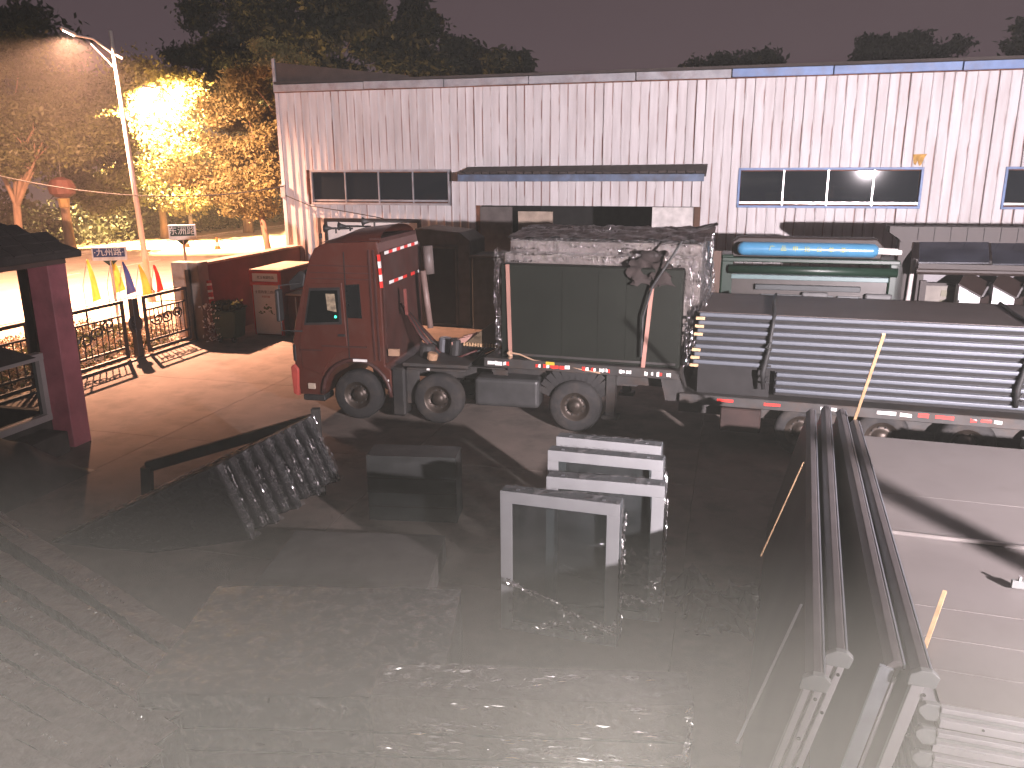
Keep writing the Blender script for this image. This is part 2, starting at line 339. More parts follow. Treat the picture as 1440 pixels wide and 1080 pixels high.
# leafy masses -------------------------------------------------------
def leaf_mesh(centers, sizes, name, mat, parent=None, seed=1, flat=.0):
    rg = np.random.default_rng(seed); n = len(centers)
    a = rg.normal(size=(n, 3)); a /= np.linalg.norm(a, axis=1, keepdims=True)
    if flat: a[:, 2] *= (1-flat)
    c = rg.normal(size=(n, 3)); c -= a*np.sum(a*c, axis=1, keepdims=True)/np.sum(a*a, axis=1, keepdims=True); c /= np.linalg.norm(c, axis=1, keepdims=True)
    s_ = np.asarray(sizes)[:, None]
    v = np.empty((n, 4, 3)); v[:, 0] = centers-a*s_; v[:, 1] = centers+c*s_*.45; v[:, 2] = centers+a*s_; v[:, 3] = centers-c*s_*.45
    me = bpy.data.meshes.new(name); me.vertices.add(n*4); me.vertices.foreach_set('co', v.reshape(-1).astype(np.float32))
    me.loops.add(n*4); me.loops.foreach_set('vertex_index', np.arange(n*4, dtype=np.int32))
    me.polygons.add(n); me.polygons.foreach_set('loop_start', np.arange(0, n*4, 4, dtype=np.int32)); me.polygons.foreach_set('loop_total', np.full(n, 4, dtype=np.int32))
    me.update(calc_edges=True); me.validate(); me.materials.append(mat)
    o = bpy.data.objects.new(name, me); COL.objects.link(o)
    if parent is not None: o.parent = parent
    return o

def tree(label, loc, ells, nleaf, lsize, mat, trunk_r=.2, trunk_top=None, seed=1, group='trees along the far side of the road', nclump=90, spread=.55, name='broadleaf_tree', lean=(0, 0), fork=None):
    """ells: list of (cx,cy,cz,rx,ry,rz) relative to the base"""
    rg = np.random.default_rng(seed); rr = random.Random(seed)
    t = thing(name, label, 'tree', loc, 0, group)
    vol = np.array([e[3]*e[4]*e[5] for e in ells]); vol = vol/vol.sum()
    cl = []
    for i in range(nclump):
        e = ells[rg.choice(len(ells), p=vol)]
        d = rg.normal(size=3); d /= np.linalg.norm(d); r_ = rg.uniform(.45, 1.0)**.6
        cl.append([e[0]+d[0]*e[3]*r_, e[1]+d[1]*e[4]*r_, e[2]+d[2]*e[5]*r_])
    cl = np.array(cl); idx = rg.integers(0, nclump, nleaf)
    cs = rg.uniform(.5, 1.35, nclump)[idx][:, None]
    pts = cl[idx]+rg.normal(size=(nleaf, 3))*np.array([spread, spread, spread*.6])*cs
    pts = pts[pts[:, 2] > .5]
    leaf_mesh(pts, rg.uniform(.6, 1.3, len(pts))*lsize, 'crown', mat, t, seed)
    cz = sum(e[2] for e in ells)/len(ells); cxm = sum(e[0] for e in ells)/len(ells); cym = sum(e[1] for e in ells)/len(ells)
    tt = trunk_top or cz
    b = B(); f = fork or tt*.45
    p1 = Vector((lean[0]*.5, lean[1]*.5, f))
    b.tube([(0, 0, -.1), (lean[0]*.15, lean[1]*.15, f*.35), p1], [trunk_r*1.25, trunk_r*.95, trunk_r*.8], 9)
    for i in range(9):
        q = Vector(cl[rr.randrange(len(cl))]); m_ = p1.lerp(q, .5)+Vector((rr.uniform(-.4, .4), rr.uniform(-.4, .4), rr.uniform(.1, .6)))
        b.tube([p1-Vector((0, 0, .2)), p1.lerp(m_, .5), m_, q], [trunk_r*.62, trunk_r*.42, trunk_r*.26, trunk_r*.08], 6, False)
        for j in range(3):
            q2 = Vector(cl[rr.randrange(len(cl))])
            if (q2-m_).length < 3.2: b.tube([m_, m_.lerp(q2, .5)+Vector((0, 0, .2)), q2], [trunk_r*.22, trunk_r*.14, trunk_r*.05], 5, False)
    b.obj('trunk', bark, t, smooth=True)
    return t

def col3(px, y, py_top, py_bot, Y):      # crown ellipsoid helper: pixel extents at depth Y
    pass
def place_tree(label, px, Y, crown, nleaf, lsize, mat, **kw):
    """crown: list of (px0,px1,py0,py1) boxes at depth Y"""
    x = atY(px, 330, Y).x
    base = Vector((x, Y, -.02)); ells = []
    for (a, c, t_, bo) in crown:
        p0 = atY(a, (t_+bo)/2, Y); p1 = atY(c, (t_+bo)/2, Y); pt = atY((a+c)/2, t_, Y); pb = atY((a+c)/2, bo, Y)
        rx = abs(p1.x-p0.x)/2; rz = abs(pt.z-pb.z)/2
        ells.append(((p0.x+p1.x)/2-x, 0, (pt.z+pb.z)/2, rx, max(rx*.8, 1.2), rz))
    return tree(label, base, ells, nleaf, lsize, mat, **kw)
TG = 'trees along the road'
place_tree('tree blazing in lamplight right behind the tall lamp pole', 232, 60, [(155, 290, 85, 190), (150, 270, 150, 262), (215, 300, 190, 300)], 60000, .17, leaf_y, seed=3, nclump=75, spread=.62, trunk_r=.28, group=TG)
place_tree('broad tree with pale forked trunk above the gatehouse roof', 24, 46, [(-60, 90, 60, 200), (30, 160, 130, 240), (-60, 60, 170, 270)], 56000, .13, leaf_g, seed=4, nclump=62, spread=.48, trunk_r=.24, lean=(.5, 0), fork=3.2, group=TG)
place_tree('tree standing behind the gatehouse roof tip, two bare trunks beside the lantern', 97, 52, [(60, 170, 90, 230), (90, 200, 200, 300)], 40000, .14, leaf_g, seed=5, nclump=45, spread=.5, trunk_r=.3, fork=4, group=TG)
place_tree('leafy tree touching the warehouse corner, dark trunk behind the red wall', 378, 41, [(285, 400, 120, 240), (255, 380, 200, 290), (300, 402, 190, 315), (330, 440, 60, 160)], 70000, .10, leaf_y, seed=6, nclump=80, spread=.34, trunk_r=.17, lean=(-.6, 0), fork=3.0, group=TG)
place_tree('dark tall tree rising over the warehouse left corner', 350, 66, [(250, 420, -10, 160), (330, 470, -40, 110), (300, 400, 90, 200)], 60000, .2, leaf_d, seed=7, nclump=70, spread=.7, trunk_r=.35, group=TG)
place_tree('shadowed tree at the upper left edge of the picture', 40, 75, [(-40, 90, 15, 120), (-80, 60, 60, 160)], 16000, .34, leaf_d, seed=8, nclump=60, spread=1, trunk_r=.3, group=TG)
place_tree('small round tree between the green street sign and the white post', 262, 66, [(235, 300, 250, 318), (240, 330, 215, 300)], 9000, .15, leaf_g, seed=9, nclump=40, spread=.5, trunk_r=.16, group=TG)
TB = 'trees behind the warehouse'
for i, (lab, px, cr, n) in enumerate([
    ('widest dark crown over the left end of the warehouse roof', 450, [(390, 540, -30, 130), (430, 560, -60, 60)], 18000),
    ('tall pointed dark tree above the roof, left of the gap in the treeline', 590, [(540, 620, 10, 130), (572, 612, -8, 60)], 12000),
    ('dark rounded tree beside the tall pointed one above the roof', 650, [(615, 672, 50, 125), (630, 690, 70, 130)], 8000),
    ('small twin-topped dark tree, last of the left treeline over the roof', 722, [(698, 722, 72, 125), (718, 741, 70, 125)], 5000),
    ('low spreading tree top peeping over the middle of the roof', 1030, [(968, 1035, 76, 130), (1020, 1060, 74, 130), (1050, 1092, 70, 130)], 9000),
    ('jagged tree top over the right half of the roof', 1270, [(1200, 1250, 50, 125), (1240, 1290, 46, 120), (1275, 1312, 38, 115), (1300, 1350, 56, 120)], 11000),
    ('tree top cut by the right edge of the picture above the roof', 1450, [(1420, 1480, 36, 110), (1440, 1520, 10, 100)], 7000)]):
    place_tree(lab, px, 62+4*(i % 3), cr, int(n*1.3), .26, leaf_d, seed=20+i, nclump=max(30, n//230), spread=.45, trunk_r=.22, group=TB, name='dark_tree')
# understorey hedge across the road
rg = np.random.default_rng(5); n = 26000
uu = rg.uniform(-46, -40.5, n); vv = rg.uniform(20, 100, n); zz = rg.uniform(0, 1, n)**.8*(2.6+.9*np.sin(vv*.5)+.7*np.sin(vv*1.3))
pp = np.stack([uu*US.x+vv*NS.x, uu*US.y+vv*NS.y, zz], 1)
tag(leaf_mesh(pp, rg.uniform(.12, .3, n), 'hedge', leaf_d, None, 6), kind='stuff')
# bed of pale flowering ground cover behind the gate, grass tufts on the lawn
n = 15000; uu = rg.uniform(-16.75, -15.75, n); vv = rg.uniform(4, 20.6, n); zz = rg.uniform(0, .55, n)
uu2 = rg.uniform(-19.2, -18.3, n); uu = np.where(rg.random(n) < .5, uu, uu2)
tag(leaf_mesh(np.stack([uu*US.x+vv*NS.x, uu*US.y+vv*NS.y, zz], 1), rg.uniform(.03, .08, n), 'flower_bed', bloom, None, 7), kind='stuff')
n = 12000; uu = rg.uniform(-19.2, -15.8, n); vv = rg.uniform(4, 20.6, n); zz = rg.uniform(0, .4, n)
tag(leaf_mesh(np.stack([uu*US.x+vv*NS.x, uu*US.y+vv*NS.y, zz], 1), rg.uniform(.04, .1, n), 'shrub_bed', leaf_g, None, 8), kind='stuff')

# ------------------------------------------------------------------ warehouse
WL = 29.0; WH = 7.52
W0 = atY(387.8, 128.9, 30); W0.z = 0
wh = thing('warehouse', 'long white ribbed metal warehouse with blue eaves behind the truck', 'warehouse', W0, AZ)
BX(0, 7.38, .07, .2, 0, WH).box(14.65, WL, .07, .2, 0, WH).box(7.38, 14.65, .07, .2, 3.72, WH).box(0, .13, .2, 18, 0, WH).box(WL-.13, WL, .2, 18, 0, WH).box(.13, WL-.13, 17.9, 18, 0, WH).obj('wall', rust, wh)
B().hexa([(0, 0, WH+.2), (WL, 0, WH+.2), (WL, 18, WH+.9), (0, 18, WH+.9), (0, 0, WH+.26), (WL, 0, WH+.26), (WL, 18, WH+.96), (0, 18, WH+.96)]).obj('roof', darkroof, wh)
o_ = [(1.12, 6.33, 3.71, 4.9), (15.74, 20.97, 3.71, 4.9), (23.1, 28.3, 3.71, 4.9), (7.38, 14.65, -.1, 3.72)]
def clad_sheet(x0, w, gap, zs):
    vs = []; fs = []; uvs = []
    prof = [(0, .07, 0), (0, -.002, .02), (.012, -.026, .05), (.034, -.026, .12), (.048, -.002, .18), (w*.6, -.004, .6), (w-gap, -.002, 1), (w-gap, .07, 1)]
    for (z0, z1) in zs:
        n0 = len(vs)
        for (x, y, u_) in prof:
            for z in (z0, z1): vs.append((x0+x, y, z)); uvs.append((u_, z/8))
        for i in range(len(prof)-1): fs.append((n0+2*i, n0+2*i+2, n0+2*i+3, n0+2*i+1))
    me = bpy.data.meshes.new('cladding_sheet'); me.from_pydata(vs, [], fs); uvl = me.uv_layers.new(name='UVMap')
    for l in me.loops: uvl.data[l.index].uv = uvs[l.vertex_index]
    me.materials.append(clad); o = bpy.data.objects.new('cladding_sheet', me); COL.objects.link(o); o.parent = wh
pitch = .285; x = .11
while x < WL-.1:
    cuts = [(a[2], a[3]) for a in o_ if a[0]-.02 < x+.14 < a[1]+.02]
    zs = []; z = 0
    for (a, c) in sorted(cuts):
        if a > z+.05: zs.append((z, a))
        z = c
    zs.append((z, WH-.012))
    clad_sheet(x, pitch, rnd.choice([.001, .001, .002, .004, .008, .014, .022]), zs); x += pitch
BX(-.03, .10, -.035, .12, 0, WH+.05).obj('corner_trim', M('corner_trim_paint', (.50, .49, .52), .5, var=.1), wh)
BX(-.05, .045, -.06, .02, WH, 8.62).obj('corner_post', greyblue, wh)
B().hexa([(.05, .0, WH+.26), (5, .0, WH+.26), (5, .05, WH+.26), (.05, .05, WH+.26), (.05, 0, 8.5), (5, 0, WH+.4), (5, .05, WH+.4), (.05, .05, 8.5)]).obj('gable_sheet', darkroof, wh)
x = 0; fi = 0
while x < WL:
    L_ = 2.86 if fi % 3 else 3.4; x1 = min(WL, x+L_)
    dz = rnd.uniform(-.012, .012)
    B().hexa([(x, -.16, WH+dz), (x1-.03, -.16, WH-dz), (x1-.03, .02, WH-dz), (x, .02, WH+dz), (x, -.16, WH+.235+dz), (x1-.03, -.16, WH+.235), (x1-.03, .02, WH+.235), (x, .02, WH+.235)]).obj('fascia_panel', blue if x > 13 else (greyblue), wh, bevel=.01)
    x = x1; fi += 1
BX(0, WL, -.12, -.03, WH-.03, WH-.004).obj('drip_edge', rust, wh)
BX(0, WL, -.1, .1, WH+.26, WH+.34).obj('roof_edge', darkroof, wh)
for (x0, x1, z0, z1) in o_[:3]:
    w = B(); t_ = .07
    w.box(x0, x1, -.06, .12, z1-t_, z1).box(x0, x1, -.08, .12, z0, z0+t_).box(x0, x0+t_, -.06, .12, z0+t_, z1-t_).box(x1-t_, x1, -.06, .12, z0+t_, z1-t_)
    w = w.obj('window', greyblue if x0 < 5 else blue, wh, bevel=.008)
    BX(x0+t_+.002, x1-t_-.002, .4, .42, z0+.1, z1-.1).obj('recess', dark, w)
    n = 4; pw = (x1-x0-2*t_)/n
    for i in range(n):
        a = x0+t_+i*pw
        if i: BX(a-.02, a+.02, -.045, .02, z0+t_+.002, z1-t_-.002).obj('mullion', chrome if x0 > 5 else greyblue, w)
        BX(a+.025, a+pw-.025, .0, .008, z0+t_+.03, z1-t_-.03).obj('pane', glass, w)
    BX(x0+t_+.004, x1-t_-.004, -.03, -.01, z0+t_+.05, z0+t_+.11).obj('rail', chrome if x0 > 5 else greyblue, w)
# canopy over the doorway
cn = B().hexa([(6.95, -1.0, 4.62), (14.8, -1.0, 4.66), (14.8, .0, 4.95), (6.95, 0, 4.9), (6.95, -1.0, 4.70), (14.8, -1.0, 4.74), (14.8, 0, 5.03), (6.95, 0, 4.98)]).obj('canopy', darkroof, wh)
BX(6.95, 14.75, -1.05, -1.0, 4.52, 4.74).obj('canopy_fascia', M('canopy_blue', (.085, .12, .19), .55, var=.3, dirt=(.07, .05, .04), dirt_amt=.5), cn, bevel=.01)
for i in range(28):
    a = 6.95+i*.28; BX(a, a+.24, -1.07, -.8, 4.745+rnd.uniform(0, .03), 4.80+rnd.uniform(0, .04)).obj('shingle', darkroof, cn)
# the doorway: dark inside, door leaves
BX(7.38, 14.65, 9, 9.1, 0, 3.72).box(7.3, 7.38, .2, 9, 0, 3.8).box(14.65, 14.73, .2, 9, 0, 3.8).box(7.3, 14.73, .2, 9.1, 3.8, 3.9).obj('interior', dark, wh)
BX(13.15, 14.45, -.02, .06, .05, 3.7).obj('door_leaf', M('door_leaf_cream', (.55, .52, .5), .6), wh)
BX(14.46, 14.66, -.09, .06, 0, 3.72).obj('door_post', M('door_post_brown', (.10, .05, .03), .8), wh)
BX(7.38, 8.5, .0, .06, .05, 3.68).obj('door_leaf', M('door_leaf_grey', (.10, .085, .08), .7), wh)
BX(8.55, 9.75, .6, .7, 2.7, 3.5).obj('hanging_board', beige, wh)
BX(-.06, .13, -.10, -.036, 3.95, 4.4).obj('cable_box', greyblue, wh, bevel=.01)
B().prism([(20.62, 5.26), (20.66, 5.0), (20.72, 4.95), (20.76, 5.08), (20.82, 4.93), (20.88, 4.97), (20.93, 5.15), (21.0, 5.27)], lambda q, t: (q[0], -.034+.006*t, q[1])).obj('rust_patch', M('rust_stain', (.45, .26, .07), .8, var=.4, scale=9), wh)
# side room beside the dark shapes
tag(BX(0, 1, 0, 1, 0, 1).obj('x', dark)); bpy.data.objects.remove(bpy.data.objects['x'])

# framed white board behind the cab
fb = thing('framed_board', 'wide white board in a dark square frame behind the cab roof', 'board', S(-13.46, 25.5), AZ)
BX(0, 3.5, 0, .12, 3.2, 3.32).box(0, .12, 0, .12, 0, 3.2).box(3.38, 3.5, 0, .12, 0, 3.2).obj('frame', gatepaint, fb, bevel=.008)
BX(.12, 3.38, .04, .08, .5, 3.2).obj('board', whitepr, fb)
BX(.12, 3.38, .01, .1, 2.05, 2.15).obj('crossbar', gatepaint, fb)

# dark block put where a shadow darkens the wall right of the cab
ms = thing('shadow_block', 'dark block standing in for a wall shadow between the cab and the wrapped load', 'cabin', S(-9.75, 24.4), AZ)
B().prism([(0, 0), (1.85, 0), (1.85, 2.75), (1.5, 3.0), (.2, 3.12), (0, 3.1)], lambda q, t: (q[0], t*1.6, q[1])).obj('shell', M('shadow_block_dark', (.06, .055, .052), .6, var=.3), ms, bevel=.03)
BX(.45, 1.35, -.03, .0, .1, 2.5).obj('door', dark, ms, bevel=.01)
BX(.38, .45, -.04, .0, 0, 2.58).box(1.35, 1.42, -.04, 0, 0, 2.58).box(.45, 1.35, -.04, 0, 2.5, 2.58).obj('door_frame', steeldk, ms)
ms2 = thing('storage_bin', 'low dark bin standing right of the dark shadow block', 'bin', S(-7.8, 24.2), AZ)
BX(0, 1.5, 0, 1.2, 0, 2.25).obj('body', M('bin_dark', (.05, .05, .045), .6, var=.3), ms2, bevel=.03)
BX(-.04, 1.54, -.04, 1.24, 2.25, 2.33).obj('lid', steeldk, ms2, bevel=.02)
# ------------------------------------------------------------------ low red wall, pier, cabinet, bin
rw = thing('yard_wall', 'low dark red plastered wall running from the gate to the warehouse', 'wall', S(-15.5, 20.75), AZ)
b = B()
BX(0, .32, .5, 6.3, 0, 2.2).obj('plaster_body', plaster, rw)
for i in range(6):
    BX(-.05, .37, .5+i*.97, 1.44+i*.97, 2.2, 2.26+rnd.uniform(0, .015)).obj('coping', M('coping_stone', (.30, .22, .17), .85, var=.2, bump=.3), rw, bevel=.008)
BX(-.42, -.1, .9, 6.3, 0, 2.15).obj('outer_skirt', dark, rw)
BX(.02, .36, .02, .5, 0, 2.3).obj('pier', pier, rw, bevel=.01)
BX(-.55, .0, .0, .42, 0, 2.3).obj('end_pillar', M('end_pillar_pale', (.42, .33, .27), .8), rw, bevel=.01)
BX(-.02, .1, -.09, .0, 0, 2.1).obj('gate_post_plate', gatepaint, rw)

cab_ = thing('vending_cabinet', 'tall red cabinet with a white printed front standing by the red wall', 'cabinet', S(-13.98, 21.7), AZ)
BX(0, .95, 0, 2.0, .03, 2.0).obj('shell', M('cabinet_side', (.14, .03, .028), .5, var=.15), cab_, bevel=.012)
B().hexa([(-.02, -.06, 2.0), (.99, -.06, 2.0), (.99, 2.03, 2.0), (-.02, 2.03, 2.0), (-.02, -.06, 2.04), (.99, -.06, 2.04), (.99, 2.03, 2.06), (-.02, 2.03, 2.06)]).obj('top', beige, cab_)
BX(-.03, .05, -.08, 0, 1.55, 2.0).box(.05, .92, -.08, 0, 1.93, 2.0).box(.05, .92, -.08, 0, 1.58, 1.68).box(.92, .99, -.08, 0, .05, 2.0).box(.0, .05, -.05, 0, .05, 1.55).obj('front_frame', redpaint, cab_)
BX(.05, .92, -.05, -.0, 1.68, 1.93).obj('header', whitepr, cab_)
BX(.05, .92, -.05, -.0, .08, 1.58).obj('printed_panel', whitepr, cab_)
text(0, 'lettering', '红玉香甜饮品', .095, (.5, -.056, 1.80), (R(90), 0, 0), inkgrey, cab_)
text(0, 'lettering', '士官的家三四站', .105, (.47, -.056, 1.36), (R(90), 0, 0), inkgrey, cab_)
text(0, 'lettering', '欢迎光临', .07, (.47, -.056, 1.22), (R(90), 0, 0), M('print_ink_pink', (.6, .35, .3), .6), cab_)
b = B()
for i in range(26):
    a = rnd.uniform(.2, .75); z = .95-abs(a-.48)*.9+rnd.uniform(-.12, .05); s_ = rnd.uniform(.015, .045); b.prism([(a+s_*math.cos(q*1.05), z+s_*.8*math.sin(q*1.05)) for q in range(6)], lambda q, t: (q[0], -.054+t*.003-.0004*(i % 3), q[1]))
tag(b.obj('printed_picture', inkgreen, cab_), kind='stuff')
sb = thing('side_locker', 'dark red locker with a pale top standing right of the red cabinet', 'locker', S(-12.95, 21.9), AZ)
BX(0, .8, 0, 1.2, 0, 1.25).obj('body', M('locker_dark_red', (.07, .02, .018), .6), sb, bevel=.01)
BX(-.02, .82, -.04, 1.22, 1.25, 1.30).obj('top', beige, sb)
for a in (.28, .55): BX(a, a+.03, -.03, -.001, .1, 1.2).obj('strip', galv, sb)

bn = thing('green_bin', 'dark green wheeled bin heaped with rubbish at the foot of the red wall', 'bin', S(-14.55, 20.5), AZ+.1)
B().hexa([(0, 0, .12), (.6, 0, .12), (.6, .6, .12), (0, .6, .12), (-.07, -.06, .95), (.67, -.06, .95), (.67, .68, .95), (-.07, .68, .95)]).obj('body', bin_g, bn, bevel=.03, seg=2)
for a in (.06, .5): B().lathe([(.0, 0), (.1, 0), (.1, .05), (0, .05)], (a, .05, .1), (1, 0, 0), 14).obj('wheel', rubber, bn)
BX(-.09, .69, .6, .72, .95, 1.02).obj('handle', bin_g, bn, bevel=.01)
rg2 = np.random.default_rng(2); n = 500
leaf_mesh(np.stack([rg2.uniform(-.1, .65, n), rg2.uniform(-.1, .6, n), .95+rg2.uniform(0, .25, n)], 1), rg2.uniform(.03, .09, n), 'rubbish', leaf_g, bn, 9)
leaf_mesh(np.stack([rg2.uniform(-.35, .2, 120), rg2.uniform(-.2, .3, 120), rg2.uniform(.02, 1.15, 120)], 1), rg2.uniform(.03, .08, 120), 'paper_scraps', whitepr, bn, 10)
ps = thing('rolled_banner', 'red and white rolled banner leaning on the red wall above the bin', 'banner', S(-14.9, 20.95), AZ)
B().tube([(0, 0, .9), (-.12, .1, 1.75)], .07, 10).obj('roll', redpaint, ps); 
for i in range(4): B().tube([(-.015-.028*i, .012+.024*i, 1.0+.2*i), (-.03-.026*i, .024+.022*i, 1.07+.2*i)], .074, 10).obj('white_band', whitepr, ps)

# ------------------------------------------------------------------ gate
gt = thing('yard_gate', 'black steel double gate with round emblem and scroll ornaments', 'gate', S(-15.5, 0), AZ)
def V_(v, z): return (0, v, z)
def gate_leaf(v0, v1, nb):
    B().bar(V_(v0, 1.58), V_(v1, 1.58), .07, .08).obj('top_rail', gatepaint, gt)
    B().bar(V_(v0, 1.22), V_(v1, 1.22), .05, .05).obj('mid_rail', gatepaint, gt)
    B().bar(V_(v0, .36), V_(v1, .36), .05, .06).obj('lower_rail', gatepaint, gt)
    B().bar(V_(v0, .10), V_(v1, .10), .06, .09).obj('bottom_rail', gatepaint, gt)
    for v in (v0, v1): B().bar(V_(v, .06), V_(v, 1.62), .07, .07).obj('stile', gatepaint, gt)
    for i in range(1, nb):
        v = v0+(v1-v0)*i/nb; B().bar(V_(v, .36), V_(v, 1.22), .022, .022).obj('bar', gatepaint, gt)
    for i in range(1, nb//4): v = v0+(v1-v0)*i*4/nb; B().bar(V_(v, 1.22), V_(v, 1.58), .03, .03).obj('short_bar', gatepaint, gt)
gate_leaf(18.75, 20.55, 10); gate_leaf(15.0, 17.9, 14); gate_leaf(11.6, 14.8, 15); gate_leaf(8.0, 11.4, 15)
B().bar(V_(18.33, .02), V_(18.33, 1.62), .16, .2).obj('meeting_post', gatepaint, gt, bevel=.01)
B().lathe([(0, -.05), (.23, -.05), (.26, 0), (.23, .05), (0, .05)], (0, 18.33, .92), (1, 0, 0), 28).obj('emblem', gatepaint, gt)
b = B()
for k in range(10): a = k*math.pi/5; b.tube([(.03, 18.33, .92), (.08, 18.33+.2*math.cos(a), .92+.2*math.sin(a))], .022, 5)
b.obj('emblem_petals', gatepaint, gt)
for (vc, zc, sl, sg) in ((16.9, .95, .32, 1), (19.6, .93, .05, -1)):
    for k in range(3):
        c0 = vc+(k-1)*.42; z0 = zc+(k-1)*sl*.42; pts = []
        for q in range(22):
            a = q*.45*sg+k; r_ = .03+.011*q*.95; pts.append((.035, c0+r_*math.cos(a), z0+r_*.7*math.sin(a)))
        B().tube(pts, [.018+.014*abs(math.sin(q)) for q in range(22)], 5).obj('scroll', gatepaint, gt)
tag(B().bar((-.02, 7.6, .02), (-.02, 20.6, .02), .12, .05).obj('gate_track', steeldk)); o = bpy.data.objects['gate_track']; o.location = S(-15.3, 0); o.rotation_euler[2] = AZ; o['kind'] = 'structure'

# ------------------------------------------------------------------ gatehouse
gh = thing('gatehouse', 'gatehouse with dark hipped roof on a red column at the left edge', 'gatehouse', S(-11.54, 11.67), AZ)
BX(-.46, 0, 0, .42, 0, 3.36).obj('column', colm, gh, bevel=.015)
BX(-4.6, .0, -4.0, .42, 3.36, 3.62).obj('beam', M('beam_brown', (.10, .06, .05), .8, var=.2), gh)
BX(-.55, -.43, -4.0, -.0, 0, .52).obj('sill_wall', boothw, gh)
BX(-.50, .10, -1.4, -.2, 0, .4).obj('plinth', boothw, gh, bevel=.02)
BX(-.58, -.40, -3.95, .02, .52, .64).obj('window_frame', frmgrey, gh)
BX(-.58, -.40, -3.95, .02, 1.66, 1.78).obj('window_frame', frmgrey, gh)
BX(-.57, -.41, -.10, .015, .64, 1.66).obj('window_frame', frmgrey, gh)
BX(-.56, -.42, -1.75, -1.65, .64, 1.66).obj('mullion', frmgrey, gh)
BX(-.50, -.49, -1.64, -.11, .65, 1.65).obj('pane', glass_mat('booth_glass', (.02, .02, .02), .05, .25), gh)
BX(-.50, -.49, -3.9, -1.76, .65, 1.65).obj('pane', MATS['booth_glass'], gh)
B().hexa([(-1.4, -4, 1.78), (-.2, -4, 1.78), (-.2, -.35, 1.78), (-1.4, -.35, 1.78), (-1.3, -4, 2.1), (-.7, -4, 2.1), (-.7, -.75, 2.1), (-1.3, -.75, 2.1)]).obj('awning', darkroof, gh)
BX(-3.9, -3.8, -4, .42, 0, 1.0).obj('back_wall', boothw, gh)
BX(-3.9, -.6, .30, .42, 0, .55).box(-1.0, -.8, .30, .42, .55, 3.36).obj('rear_wall', boothw, gh)
BX(-4.3, -3.9, 0, .42, 0, 3.36).obj('column', colm, gh)
# hipped roof with shingle courses
e0 = 3.62; rise = 1.0
xr = .46; yr0, yr1 = -5.0, .34; xl = -5.2
B().add([(xl, yr0, e0), (xr, yr0, e0), (xr, yr1, e0), (xl, yr1, e0), (xl+2, yr0+2, e0+rise+.1), (xr-1.6, yr0+2, e0+rise+.1), (xr-1.6, yr1-1.6, e0+rise), (xl+2, yr1-1.6, e0+rise),
         (xl, yr0, e0-.12), (xr, yr0, e0-.12), (xr, yr1, e0-.12), (xl, yr1, e0-.12)],
        [(0, 1, 5, 4), (1, 2, 6, 5), (2, 3, 7, 6), (3, 0, 4, 7), (4, 5, 6, 7), (8, 9, 1, 0), (9, 10, 2, 1), (10, 11, 3, 2), (11, 8, 0, 3), (8, 11, 10, 9)]).obj('roof', darkroof, gh, bevel=.02)
for r_ in range(7):
    f0 = r_/7
    for i in range(14):
        y0 = yr0+.3+(i)*.40+f0*.2; y1 = y0+.36
        if y1 > yr1-f0*1.6: break
        xx = xr-f0*1.6+.02; zz_ = e0+f0*rise
        B().hexa([(xx-.25, y0, zz_+.14), (xx, y0, zz_-.0), (xx, y1, zz_-.0), (xx-.25, y1, zz_+.14), (xx-.25, y0, zz_+.18), (xx, y0, zz_+.035), (xx, y1, zz_+.035), (xx-.25, y1, zz_+.18)]).obj('shingle', darkroof, gh)
# rock heap / dark clutter below the window
ck = thing('covered_pallet', 'dark tarpaulin-covered heap beside the gatehouse column foot', 'heap', S(-11.9, 9.2), AZ)
def heap(a, c):
    x_ = -1.0+a*2.6; y_ = -2.0+c*3.6; h = .9*max(0, (1-abs(2*a-1)**3)*(1-abs(2*c-1)**3)); return Vector((x_, y_, h))+crumple((x_, y_, h), .12, 2.1)*(1 if h > .05 else 0)
grid_surface(heap, 26, 26).obj('tarpaulin', M('tarpaulin_dark', (.045, .04, .036), .6, var=.3), ck, smooth=True)

# ------------------------------------------------------------------ street furniture
PB = G(213, 420); PB = Vector((PB.x*30.9/PB.y, 30.9, 0))
pl = thing('street_lamp', 'tall lit street lamp with a double arm beside the road', 'street lamp', PB, 0, 'street lamps')
ptop = atY(155, 43, 30.9)-PB; 
B().tube([(0, 0, .05), ptop*.5+Vector((0, 0, 0)), ptop], [.115, .09, .06], 12).obj('pole', polem, pl, smooth=True)
B().tube([(0, 0, .06), (0, 0, .5)], .16, 12).obj('base_sleeve', polem, pl)
h1 = LAMP1-PB; j1 = ptop-Vector((0, 0, .75))
B().tube([j1, j1.lerp(h1, .45)+Vector((0, 0, .18)), h1.lerp(j1, .12)], [.045, .04, .035], 8).obj('arm', polem, pl)
B().tube([j1-Vector((-.05, 0, .55)), j1.lerp(h1, .5)-Vector((0, 0, .02))], .022, 6).obj('brace', polem, pl)
B().tube([j1, j1+Vector((.32, 0, -.17))], .045, 8).obj('rear_arm', polem, pl)
hd = B().bar(h1.lerp(j1, .14)+Vector((0, 0, .05)), h1+Vector((-.25, 0, .16)), .26, .12).obj('lamp_head', polem, pl, bevel=.03)
B().bar(h1.lerp(j1, .1)+Vector((0, 0, -.03)), h1+Vector((-.18, 0, .06)), .2, .03).obj('diffuser', M('lamp_glow', (.9, .8, .7), .4, emit=(1, .72, .5), estr=30), hd)
pl2 = thing('street_lamp', 'white far lamp post beside the traffic cones, its head lost in the bright tree', 'street lamp', (-23.6, 61, 0), 0, 'street lamps')
B().tube([(0, 0, 0), (-.1, 0, 10.2)], [.15, .08], 12).obj('pole', polem, pl2, smooth=True)
h2 = LAMP2-Vector((-23.6, 61, 0))
